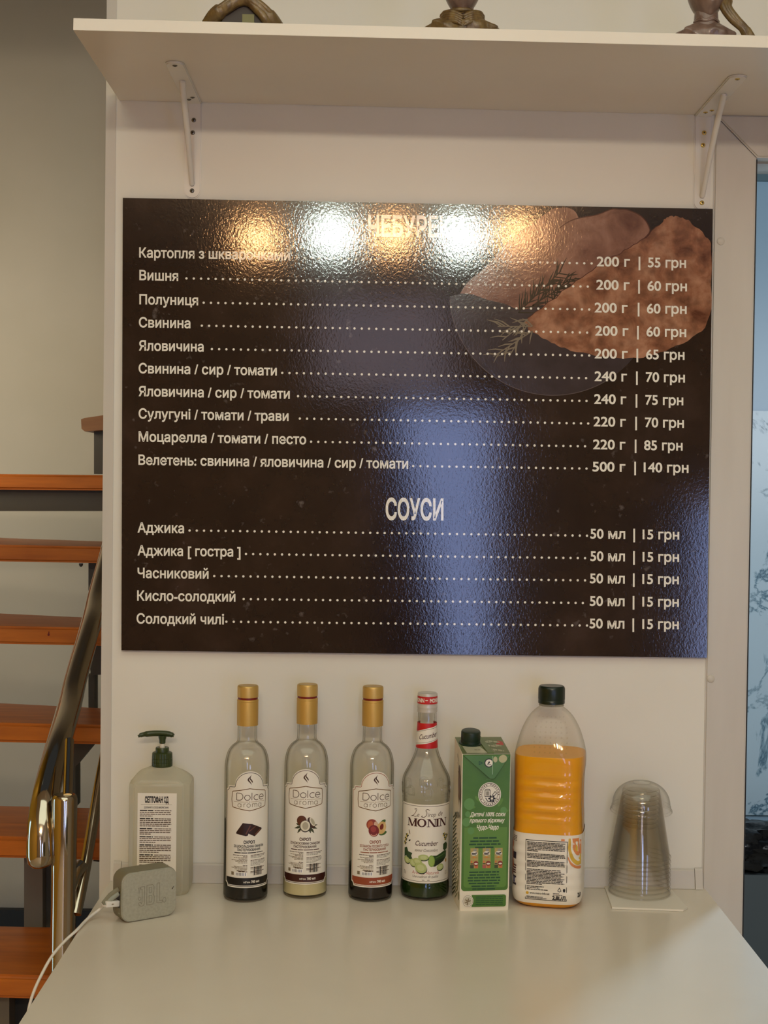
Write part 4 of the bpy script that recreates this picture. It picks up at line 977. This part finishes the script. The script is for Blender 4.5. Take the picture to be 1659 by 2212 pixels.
    bm = bmesh.new(); prism(bm, [Vector(p) for p in flap], (0,-.0024,0)); bmesh.ops.bevel(bm, geom=[e for e in bm.edges], offset=.0004, segments=1, affect='EDGES'); fl_ = obj('corner_flap', bm, green, t)
    fn3 = lambda u, v, l: Vector((u, -hd-.0038-(zf-v)*.061 - l, v)); q = Print(.001, .00008); 
    q.ring(-10,222,4.2,3.6,2.4,2.0,dgreen,2,3); q.disc(3,222,6.8,6.6,ink,2,24); q.disc(3,222,5.4,5.2,wh,3,24); q.poly([(.4,220.6),(3.4,225),(4.4,222.6),(2.6,220.6)], ink, 4); q.stroke([(0,219.4),(6.4,219.4)], .8, ink, 4)
    q.disc(24,228,6.4,5.8,pale,2,20,20); q.disc(12.6,227,3.2,4.4,pale,2,14); q.stroke([(8.6,232),(8.4,205)], 1.0, inkc((150,180,140)), 3); q.build('flap_print', fn3, fl_)
    q = Print(.001, .00008); W2 = hw*980
    q.poly([(-W2,0),(W2,0),(W2,75),(-W2,75)], inkc((112,122,80)), 1); q.poly([(-W2+7,3),(3,3),(-5,32),(-W2+5,34)], inkc((196,194,166)), 2); q.poly([(22,40),(33,36),(34,52),(27,58)], inkc((188,50,44)), 2); q.bars(-16,-6,16,1.6,inkb,3,.9,'c')
    for k in range(9): q.disc(9+7*(k % 3), 14+19*(k//3)+3*(k % 2), 3.4, 7, inkc((170,172,140)), 2.2+.05*k, 14, 60); q.ring(9+7*(k % 3), 14+19*(k//3)+3*(k % 2), 4.2, 7, 3.6, 6.4, inkc((88,96,60)), 2.8, 14)
    q.build('top_print', lambda u, v, l: TP(u, v, .0004+l), t)
    bm = bmesh.new(); prism(bm, [TP(-.004,.074,.0006), TP(.004,.074,.0006), TP(.0115,.001,.0006), TP(.0020,.001,.0006)], top_n*.0016); obj('seam', bm, inkc((104,122,76)), t)
    c0 = TP(-.0165, .047, .0); rot = Vector((0,0,1)).rotation_difference(top_n).to_matrix().to_4x4()
    cg = mat('dark green screw cap', (24,44,30), .38)
    bm = lathe(bmesh.new(), [(.0175,0),(.0175,.0016),(.0148,.0024),(.0146,.0060)], 40); bmesh.ops.transform(bm, matrix=Matrix.Translation(c0) @ rot, verts=bm.verts); obj('cap_collar', bm, cg, t, True)
    bm = lathe(bmesh.new(), [(.0145,.0050),(.0143,.0066),(.0145,.0072),(.0145,.0185),(.0138,.0202),(.0128,.0206),(0,.0204)], 72, lambda r,z,a: ((r+(.00018*math.cos(36*a) if .007 < z < .019 and r > .014 else 0))*math.cos(a), (r+(.00018*math.cos(36*a) if .007 < z < .019 and r > .014 else 0))*math.sin(a), z))
    bmesh.ops.transform(bm, matrix=Matrix.Translation(c0) @ rot, verts=bm.verts); obj('cap', bm, cg, t, True)
carton()

# ------------------------------------------------------------------ big juice bottle
def juice():
    p = PZ(1184, 1943.5); yaw = math.radians(-12)
    t = thing('juice_bottle', 'large clear plastic bottle of orange juice with dark green cap', 'bottle', p, yaw)
    prof = [(.036,0,3),(.044,.0015,3.4),(.0500,.007,3.8),(.0527,.016,4),(.0530,.024,4),(.0530,.036,4),(.0530,.060,4),(.0530,.086,4),(.0530,.104,4),(.0530,.112,4),(.0524,.118,4),(.0522,.126,4),(.0526,.136,4),(.0528,.170,4),(.0532,.205,3.8),(.0536,.2200,3.6),(.0530,.2290,3.4),(.0505,.2420,3.1),(.0440,.2630,2.8),(.0345,.2815,2.4),(.0255,.2920,2.1),(.0192,.2970,2),(.0178,.3000,2),(.0176,.3060,2)]
    P3 = smooth_prof(prof, 12)
    tab = {round(z,7): n for r, z, n in P3}
    def shape(grow):
        def rf(r, z, a):
            n = tab.get(round(z,7), 4); c, s = abs(math.cos(a)), abs(math.sin(a)); R = r/((c**n + s**n)**(1/n)) + grow
            if .128 < z < .208:              # finger ribs in front and a grip waist at the right
                w = math.exp(-((a-1.5*PI)/.62)**2); env = math.sin(PI*(z-.128)/.08)
                R += .0020*math.sin(2*PI*(z-.128)/.0175)*w*min(1, env*2)
                da = min(abs(a), abs(a-2*PI)); R -= .0062*env*math.exp(-(da/.42)**2)
            if .02 < z < .112: R += .0005*math.sin(2*PI*(z-.02)/.0155)
            return (R*math.cos(a), R*math.sin(a), z)
        return rf
    pet = film('clear bottle plastic', (.985,.985,.97), (.70,.68,.60), 1.0, .05)
    bm = lathe(bmesh.new(), [(r,z) for r,z,n in P3], 88, shape(0), close_top=False)
    for j in range(8):
        for i in range(7):
            z = .2360 + .0072*j; a = 1.5*PI + (i-2.6)*.145*(1+.06*j)
            r = None
            for (r0,z0,n0),(r1,z1,n1) in zip(P3, P3[1:]):
                if z0 <= z <= z1 and z1 > z0: k = (z-z0)/(z1-z0); r = r0+(r1-r0)*k; n = n0+(n1-n0)*k
            if r is None: continue
            R = r/((abs(math.cos(a))**n + abs(math.sin(a))**n)**(1/n))
            M4 = Matrix.Translation((R*math.cos(a), R*math.sin(a), z)) @ Matrix.Diagonal((.0013,.0013,.0013,1)); bmesh.ops.create_icosphere(bm, subdivisions=1, radius=1, matrix=M4)
    obj('bottle_wall', bm, pet, t, True)
    lv = .2285
    L = [(r,z) for r,z,n in P3 if .0005 < z < lv]; tab[round(lv,7)] = 3.4
    bm = lathe(bmesh.new(), [(L[0][0]*.5, .0008)] + L + [(L[-1][0]-.0002, lv)], 88, shape(-.0006))
    jm = noisy('orange juice', (244,172,30), (238,160,20), 12, .3, spec=.3)
    b_ = nt(jm)[2]; b_.inputs['Subsurface Weight'].default_value = .25; b_.inputs['Subsurface Radius'].default_value = (.02,.008,.002)
    obj('juice', bm, jm, t, True)
    # wrap-around label
    zs = [.0085 + (.1135-.0085)*k/30 for k in range(31)]
    def interp(z):
        for (r0,z0,n0),(r1,z1,n1) in zip(P3, P3[1:]):
            if z0 <= z <= z1 and z1 > z0: k = (z-z0)/(z1-z0); return r0+(r1-r0)*k, n0+(n1-n0)*k
        return P3[0][0], P3[0][2]
    for z in zs: tab[round(z,7)] = interp(z)[1]
    bm = lathe(bmesh.new(), [(interp(z)[0], z) for z in zs], 88, shape(.0005), close_top=False, close_bot=False)
    lab = obj('label', bm, mat('white label film', (240,232,218), .3), t, True)
    N = 400; per = [0.0]; an = [1.5*PI + (k/N-.5)*2*PI for k in range(N+1)]; last = None; ps = []
    for a in an:
        c, s = abs(math.cos(a)), abs(math.sin(a)); R = .0530/((c**4+s**4)**.25); ps.append((R*math.cos(a), R*math.sin(a)))
    for k in range(1, N+1): per.append(per[-1] + math.dist(ps[k], ps[k-1]))
    half = per[N//2]
    def wrap(u, v, l):
        x = u + half
        k = max(0, min(N-1, next((i for i in range(N) if per[i+1] >= x), N-1))); a = an[k] + (an[k+1]-an[k])*(x-per[k])/(per[k+1]-per[k])
        r, n = interp(max(.0085,v)); q_ = shape(.0007+l)(r, v, a % (2*PI)); tabn = n
        c, s = abs(math.cos(a)), abs(math.sin(a)); R = r/((c**n+s**n)**(1/n)) + .0007 + l + (.0005*math.sin(2*PI*(v-.02)/.0155) if .02 < v < .112 else 0)
        return Vector((R*math.cos(a), R*math.sin(a), v))
    q = Print(.001, .00009)
    x0, x1 = -30, 31
    q.stroke([(x0,104),(x1,104),(x1,15),(x0,15)], .9, ink, 2, True)
    y = 100.4
    seq = [.98,.92,.97,.98,.98,.97,.3,0,.97,.98,.99,.8,0,.98,.96,.98,.98,.3,0,.87,.88,.98,.88,.94,.88,.98,.94,.92,.97,.4]
    for k, f_ in enumerate(seq):
        if f_: q.bars(x0+2, x1-2, y-2.15*k, 1.15, ink, 3, f_, 'l', 2, 7)
    for k, f_ in enumerate((.45,.33,.55)): q.bars(x0+2, x1-2, 34-2.3*k, 1.1, ink, 3, f_, 'l', 2, 6)
    q.disc(x0+3.5,24.4,2.2,2.2,inkc((206,160,40)),3,14); q.text('www.metro-info.net', x0+7, x0+36, 23.4, 3.0, ink, 3, .02)
    q.bars(x0+2, x0+34, 18.6, 1.0, ink, 3, .75, 'l'); q.bars(x0+2, x0+34, 16.8, .9, ink, 3, .95, 'l'); q.bars(x0+41,x1-2,25.5,.9,ink,3,.5,'l'); q.bars(x0+41,x1-2,23.4,.9,ink,3,.75,'l')
    q.text('2,8L/Л', x0+40, x1-1.6, 16.6, 5.6, ink, 3, .05)
    q.stroke([(x1-13,30),(x1-10.5,34.6),(x1-8,30),(x1-10.5,28.6)], .8, ink, 3, True); q.disc(x1-3.6,31,1.8,2.8,ink,3,12); q.disc(x1-3.2,31,.9,1.8,paper,4,12)
    orng, oy = inkc((222,140,84)), inkc((214,176,64))
    q.poly([(x1-9,108)] + [(x1-4,108),(x1-4,105),(x1-9.4,105)], orng, 2)
    q.poly(spline([(x1+1.5,78),(x1+5,70),(x1+14,64),(x1+26,62),(x1+26,66),(x1+14,68),(x1+6,74),(x1+1.5,82),(x1+1.5,78)],4)[:-1], orng, 2)
    q.poly([(x1+2,109)] + arc(x1+20,98,19,30,172,262,14) + [(x1+26,69),(x1+26,109)], oy, 2); q.poly([(x1+5,109)] + arc(x1+21,100,16,26,172,262,14) + [(x1+26,75),(x1+26,109)], paper, 3); q.poly([(x1+7.5,109)] + arc(x1+18,100,10,17,178,285,12) + [(x1+20,109)], orng, 4); q.poly([(x1+22,106),(x1+20,86),(x1+26,84),(x1+26,106)], orng, 4)
    q.text('2,8', x1+18, x1+26, 20, 6.4, ink, 2, .05)
    for k in range(4): q.bars(-56,-44,106-2.2*k,1.0,inkb,2,.9,'l')
    navy = inkc((40,30,46)); q.rect(-56,-47,72,82,navy,2); q.rect(-55,-48,74,80,inkc((86,84,92)),3); q.rect(-58,-47,32,46,navy,2); q.rect(-55,-49,36,44,inkc((96,92,130)),3); q.poly([(-64,104),(-58,98),(-54,60),(-60,44),(-64,44)], inkc((176,104,72)), 1.5)
    for k in range(4): q.rect(-60,-47,50+3.6*k,52+3.6*k,inkc((90,42,40)),2)
    q.build('label_print', wrap, lab, .0024)
    cg = mat('dark green bottle cap', (18,34,24), .3)
    obj('neck_ring', lathe(bmesh.new(), [(.0178,.2990),(.0192,.2995),(.0192,.3010),(.0178,.3016)], 40), film('neck plastic', (.85,.85,.82), (.5,.5,.45)), t, True)
    kn = lambda r,z,a: ((r+(.00022*math.cos(48*a) if .309 < z < .326 and r > .0195 else 0))*math.cos(a), (r+(.00022*math.cos(48*a) if .309 < z < .326 and r > .0195 else 0))*math.sin(a), z)
    obj('cap', lathe(bmesh.new(), [(.0192,.3025),(.0203,.3030),(.0203,.3075),(.0199,.3082),(.0202,.3092),(.0201,.3250),(.0194,.3282),(.0178,.3296),(0,.3294)], 96, kn), cg, t, True)
juice()

# ------------------------------------------------------------------ napkin and cups
nap = [(1305,1916),(1322,1964),(1476,1969.5),(1485,1964),(1446,1921)]
bm = bmesh.new(); pts = [PZ(u, v) for u, v in nap]; z0 = TZ+.0002
prism(bm, [Vector((p.x,p.y,z0+.0030)) for p in pts], (0,0,-.0028)); nm = mat('white tissue', (232,226,214), .8)
tag(obj('napkin', bm, nm), 'folded white paper napkin under the stacked plastic cups', 'napkin')
cupf = film('clear cup plastic', (.978,.974,.962), (.62,.56,.46), 1.2, .03, blend=.30)
cp = PZ(1381, 1932); N = 9; STEP = .0071; zc0 = TZ + .0034
CUP = [(.0474,.0004),(.0478,.0012),(.0474,.0026),(.0462,.0024),(.0452,.0030),(.0448,.0100),(.0440,.0140),(.0300,.0960),(.0292,.0985),(.0288,.1040),(.0276,.1058),(.0256,.1046),(.0180,.1030),(0,.1030)]
names = ['lowest', 'second lowest', 'third from the bottom', 'fourth from the bottom', 'middle', 'fourth from the top', 'third from the top', 'second from the top', 'topmost']
rimf = film('cup rim plastic', (.90,.89,.86), (.36,.33,.27), 2.4, .03, blend=.30); domef = film('dome plastic', (.955,.95,.935), (.36,.33,.26), 1.8, .03, blend=.30)
first = None
for k in range(N):
    if first is None:
        first = thing('plastic_cup', '', 'cup', (0,0,0), 0, 'upside-down clear cups in a stack')
        w_ = obj('cup_wall', lathe(bmesh.new(), CUP[4:], 56, close_bot=False), cupf, first, True)
        r_ = obj('rim', lathe(bmesh.new(), CUP[:5], 56, close_bot=False, close_top=False), rimf, first, True); c = first
    else:
        c = first.copy(); COL.objects.link(c)
        for ch in (w_, r_):
            d = ch.copy(); COL.objects.link(d); d.parent = c
    c.location = (cp.x, cp.y, zc0 + STEP*k)
    c['label'] = '%s upside-down clear plastic cup of the stack on the napkin' % names[k]
dome = thing('dome_lid', 'clear plastic dome lid on top of the upside-down cups', 'lid', (cp.x+.0004, cp.y, TZ + .1300))
DP = [(.0470,0),(.0478,.0010),(.0478,.0030),(.0470,.0046),(.0458,.0050),(.0456,.0100),(.0446,.0112)]
DM = [(.0446*math.cos(math.radians(a))**.82, .0112 + .0365*math.sin(math.radians(a))) for a in range(0, 73, 6)]
obj('dome', lathe(bmesh.new(), DM + [(.0135,.0455),(.0128,.0440)], 56, close_bot=False, close_top=False), domef, dome, True)
bm = lathe(bmesh.new(), DP, 96, lambda r,z,a: ((r+(.0005*math.cos(40*a) if .002 < z < .010 else 0))*math.cos(a), (r+(.0005*math.cos(40*a) if .002 < z < .010 else 0))*math.sin(a), z), close_bot=False, close_top=False)
obj('rim', bm, domef, dome, True)

# ------------------------------------------------------------------ soap dispenser
def soap():
    fb = PZ(400,1936.5); hw, hd = .0465, .0345
    t = thing('soap_dispenser', 'translucent soap bottle with dark green pump behind the small speaker', 'dispenser', (fb.x-hw+.004, fb.y+hd, TZ))
    body = film('milky plastic', (.96,.955,.90), (.78,.75,.62), .8, .22, (.93,.90,.78), .45)
    def sec(s, ch): return [(-hw*s+ch,-hd*s),(hw*s-ch,-hd*s),(hw*s,-hd*s+ch),(hw*s,hd*s-ch),(hw*s-ch,hd*s),(-hw*s+ch,hd*s),(-hw*s,hd*s-ch),(-hw*s,-hd*s+ch)]
    bm = bmesh.new(); rings = []
    for z, s, ch in ((0,.93,.010),(.004,.98,.010),(.010,1,.009),(.166,1,.009),(.172,.985,.010),(.1790,.86,.013),(.1860,.70,.016),(.1910,.46,.014)):
        rings.append([bm.verts.new((x, y if s > .8 else y*min(1, .8), z)) for x, y in sec(s, ch)])
    rings.append([bm.verts.new((.0155*math.cos(a), .0155*math.sin(a), .1935)) for a in [math.atan2(y, x) for x, y in sec(.5,.014)]])
    for A, B in zip(rings, rings[1:]):
        for k in range(8): bm.faces.new((A[k], A[(k+1)%8], B[(k+1)%8], B[k]))
    bm.faces.new(rings[0][::-1]); bm.faces.new(rings[-1])
    bmesh.ops.bevel(bm, geom=bm.edges[:], offset=.0015, segments=2, affect='EDGES')
    obj('body', bm, body, t, True)
    liq = mat('pale soap', (196,190,164), .5)
    pg = mat('dark green pump plastic', (50,62,26), .35)
    kn = lambda r,z,a: ((r+(.00025*math.cos(30*a) if r > .0150 else 0))*math.cos(a), (r+(.00025*math.cos(30*a) if r > .0150 else 0))*math.sin(a), z)
    obj('collar', lathe(bmesh.new(), [(.0152,.1925),(.0156,.1935),(.0156,.1990),(.0152,.1994),(.0156,.1998),(.0155,.2045),(.0151,.2049),(.0155,.2053),(.0152,.2130),(.0140,.2142),(.0108,.2146),(.0104,.2150),(.0104,.2205),(.0098,.2216),(.0050,.2214),(.0048,.2190)], 60, kn, close_bot=True, close_top=True), pg, t, True)
    obj('stem', lathe(bmesh.new(), [(.0040,.2190),(.0040,.2290),(.0030,.2300)], 24), mat('white stem', (226,220,204), .4), t, True)
    hb = lathe(bmesh.new(), [(.0042,.2275),(.0048,.2280),(.0050,.2330),(.0060,.2360),(.0066,.2400)], 24)
    pts = spline([(-.0370,-.003,.2385),(-.030,-.002,.2412),(-.015,0,.2428),(0,0,.2430),(.010,0,.2422),(.0178,0,.2398)], 5)
    tube(hb, pts, [.0022]*3+[.0036]*4+[.0046]*14+[.0040]*3+[.0028]*2, 16, flat=1.5)
    obj('pump_head', hb, pg, t, True)
    q = Print(.001, .00008); fn = on_plane((-.0035,-hd-.0002,0),(1,0,0),(0,0,1),(0,-1,0))
    q.rect(-28,31.5,10,158,paper,1); q.text('СЕПТОФАН ХД', -17, 19, 143.5, 8.6, ink, 2, .06); q.stroke([(-23,140.5),(24,140.5)], .4, inkg, 2); q.text('ДОЗУВАННЯ ТА СПОСІБ ВИКОРИСТАННЯ', -18, 19, 134.6, 2.6, ink, 2, .03)
    y = 130.5
    for para in ((.98,.96,.98,.4), (.98,.98,.98,.99,.9), (.98,.99,.98,.35), (.98,.99,.98,.5), (.98,.99,.98,.99,.6), (.98,.99,.98,.98,.75)):
        for i, f_ in enumerate(para):
            if i == 0: q.bars(-24.5, -4, y-.2, 1.7, ink, 2, 1, 'l', 4, 8); q.bars(-2, 24, y, 1.2, inkb, 2, f_)
            else: q.bars(-24.5, 24, y, 1.2, inkb, 2, f_, 'l', 2, 6)
            y -= 2.75
        y -= 1.5
    q.bars(-24.5,24,y,1.2,inkb,2,.9); y -= 3; q.bars(-24.5,24,y,1.2,inkb,2,.4); y -= 5.4
    q.text('1000мл', 6, 17, y, 3.6, ink, 2, .02); q.text('℮', 19, 23.5, y, 4.6, ink, 2, .01); q.stroke([(-13,y-3.2),(24,y-3.2)], .4, inkg, 2); q.bars(-12,6,y-8,1.4,inkb,2,.8); q.bars(-12,6,y-11,1.4,inkb,2,.95)
    q.build('label', fn, t)
soap()

# ------------------------------------------------------------------ little speaker and its cable
def speaker():
    p0, p1 = PZ(269.5,1995.5), PZ(377,1977); d = p1-p0; yaw = math.atan2(d.y, d.x)
    w, h, dp = .0860, .0715, .0316
    mid = p0 + d.normalized()*(w/2-.013) 
    mid = PZ(322.5,1986.5) + Vector((-math.sin(yaw), math.cos(yaw), 0))*(dp/2)
    t = thing('portable_speaker', 'small grey-green portable speaker in front of the soap dispenser', 'speaker', (mid.x, mid.y, TZ+.0004), yaw)
    def rr(w_, h_, r): return arc(w_/2-r,r,r,r,270,360,8)[0:] + arc(w_/2-r,h_-r,r,r,0,90,8) + arc(-w_/2+r,h_-r,r,r,90,180,8) + arc(-w_/2+r,r,r,r,180,270,8)
    sh = mat('grey green speaker rubber', (128,122,98), .55); gr = noisy('grey speaker cloth', (172,170,154), (160,158,142), 260, .75, bumpd=.0003)
    bm = bmesh.new(); prism(bm, [Vector((x, -dp/2+.003, z)) for x, z in rr(w, h, .0145)], (0, dp-.003, 0))
    obj('body', bm, sh, t, True)
    bm = bmesh.new(); prism(bm, [Vector((x, -dp/2+.0032, z+.0006)) for x, z in rr(w-.0012, h-.0012, .0140)], (0,-.0032,0))
    bmesh.ops.bevel(bm, geom=[e for e in bm.edges if all(abs(v.co.y+dp/2) < 1e-5 for v in e.verts)], offset=.0014, segments=3, affect='EDGES')
    g = obj('grille', bm, gr, t, True)
    # raised lettering outline
    q = Print(.001, .00012); lm = mat('embossed outline', (132,128,110), .6); fn = on_plane((0,-dp/2-.0001,0),(1,0,0),(0,0,1),(0,-1,0))
    def outl(pts): q.stroke(pts, .7, lm, 2, True)
    outl([(-8,49),(-8,25),(-9,22),(-12.5,21),(-16,22.5),(-17,26.5),(-13.8,27.2),(-12.8,24.8),(-11.6,27),(-11.6,46),(-14,46),(-14,49)])
    outl([(-17.5,48),(-14.8,48),(-16.4,39)]); q.stroke(arc(-15.4,32.4,2,2.2,0,360,14)[:-1], .6, lm, 2, True)
    outl([(-4.4,21.5),(-4.4,50),(4.4,50),(6.8,47),(6.8,39.5),(5.2,36.6),(7.2,33),(7.2,25),(4.8,21.5)]); outl([(-.8,38.6),(-.8,46.6),(2.6,46.6),(3.2,45),(3.2,40),(2.4,38.6)]); outl([(-.8,25),(-.8,34.6),(2.8,34.6),(3.6,33),(3.6,26.4),(2.8,25)])
    outl([(11.5,22),(11.5,51),(15.2,51),(15.2,25.2),(19.8,25.2),(19.8,22)]); q.stroke(arc(23.2,25,2.4,3.6,0,360,16)[:-1], .7, lm, 2, True)
    q.build('logo', fn, g)
    q = Print(.001, .00012); q.stroke([(35,39),(38,43)], [1.6,.6], inkc((70,62,46)), 2); q.build('scuff', fn, g)
    # open rubber flap and the port behind it
    bm = bmesh.new(); prism(bm, [Vector(p) for p in [(-.0425,-.010,.045),(-.0425,.005,.045),(-.0425,.005,.021),(-.0425,-.010,.021)]], (-.0006,0,0)); obj('port_recess', bm, rub, t)
    bm = bmesh.new(); tube(bm, [Vector((-.0428,-.004,.0468)), Vector((-.056,-.006,.0405)), Vector((-.0690,-.010,.0320))], [.0040,.0042,.0030], 12, flat=.45); f_ = obj('port_flap', bm, sh, t, True)
    bm = bmesh.new(); tube(bm, [Vector((-.0440,-.0070,.0418)), Vector((-.056,-.0092,.0362)), Vector((-.0655,-.0125,.0300))], [.0030,.0034,.0024], 10, flat=.45); obj('flap_plug', bm, mat('pale grey rubber', (150,152,138), .5), f_, True)
    # knob on the underside of the left cheek
    bm = bmesh.new(); bmesh.ops.create_uvsphere(bm, u_segments=14, v_segments=10, radius=.0018, matrix=Matrix.Translation((-.043,-.008,.013))); obj('stud', bm, sh, t, True)
    t_m = Matrix.Translation(t.location) @ Matrix.Rotation(yaw, 4, 'Z')
    W = lambda x, y, z: t_m @ Vector((x, y, z))
    c = thing('charging_cable', 'white charging cable plugged into the small speaker, hanging off the counter', 'cable', (0,0,0))
    wp = mat('white cable plastic', (236,232,224), .4)
    c.location = W(-.0437,-.0035,.0275)
    c.rotation_euler = (0, 0, yaw); ci = (Matrix.Translation(c.location) @ Matrix.Rotation(yaw,4,'Z')).inverted()
    bm = bmesh.new(); box(bm, -.0235, -.0002, -.0052, .0052, -.0042, .0042, bev=.0012); bmesh.ops.rotate(bm, verts=bm.verts, cent=(0,0,0), matrix=Matrix.Rotation(.16,3,'Y') @ Matrix.Rotation(.25,3,'Z')); plug = obj('plug', bm, wp, c, True)
    pe = Vector((-.0227,-.0058,.0037))
    G = [c.matrix_basis @ pe] + [PZ(218,1962,TZ+.0150), PZ(190,1984,TZ+.0060), PZ(165,2010,TZ+.0035)]
    G += [PY(140,2033,G[-1].y-.020), PY(112,2066,G[-1].y-.045), PY(90,2105,G[-1].y-.065), PY(72,2145,G[-1].y-.080), PY(61,2186,G[-1].y-.086), PY(50,2260,G[-1].y-.09), PY(48,2380,G[-1].y-.09)]
    pts = [ci @ Vector(q_) for q_ in spline([tuple(g_) for g_ in G], 7)]
    obj('cord', tube(bmesh.new(), pts, .0021, 12), wp, c, True)
    q = Print(.001, .0001); q.ring(-13,0,1.6,1,1.1,.5,inkg,1,10); q.stroke([(-15,0),(-10,.2)], .4, inkg, 1)
    bmp = q.bm(lambda u, v, l: Vector((u, -.0054-l, v))); bmesh.ops.rotate(bmp, verts=bmp.verts, cent=(0,0,0), matrix=Matrix.Rotation(.16,3,'Y') @ Matrix.Rotation(.25,3,'Z')); obj('plug_symbol', bmp, q.mats, plug)
speaker()
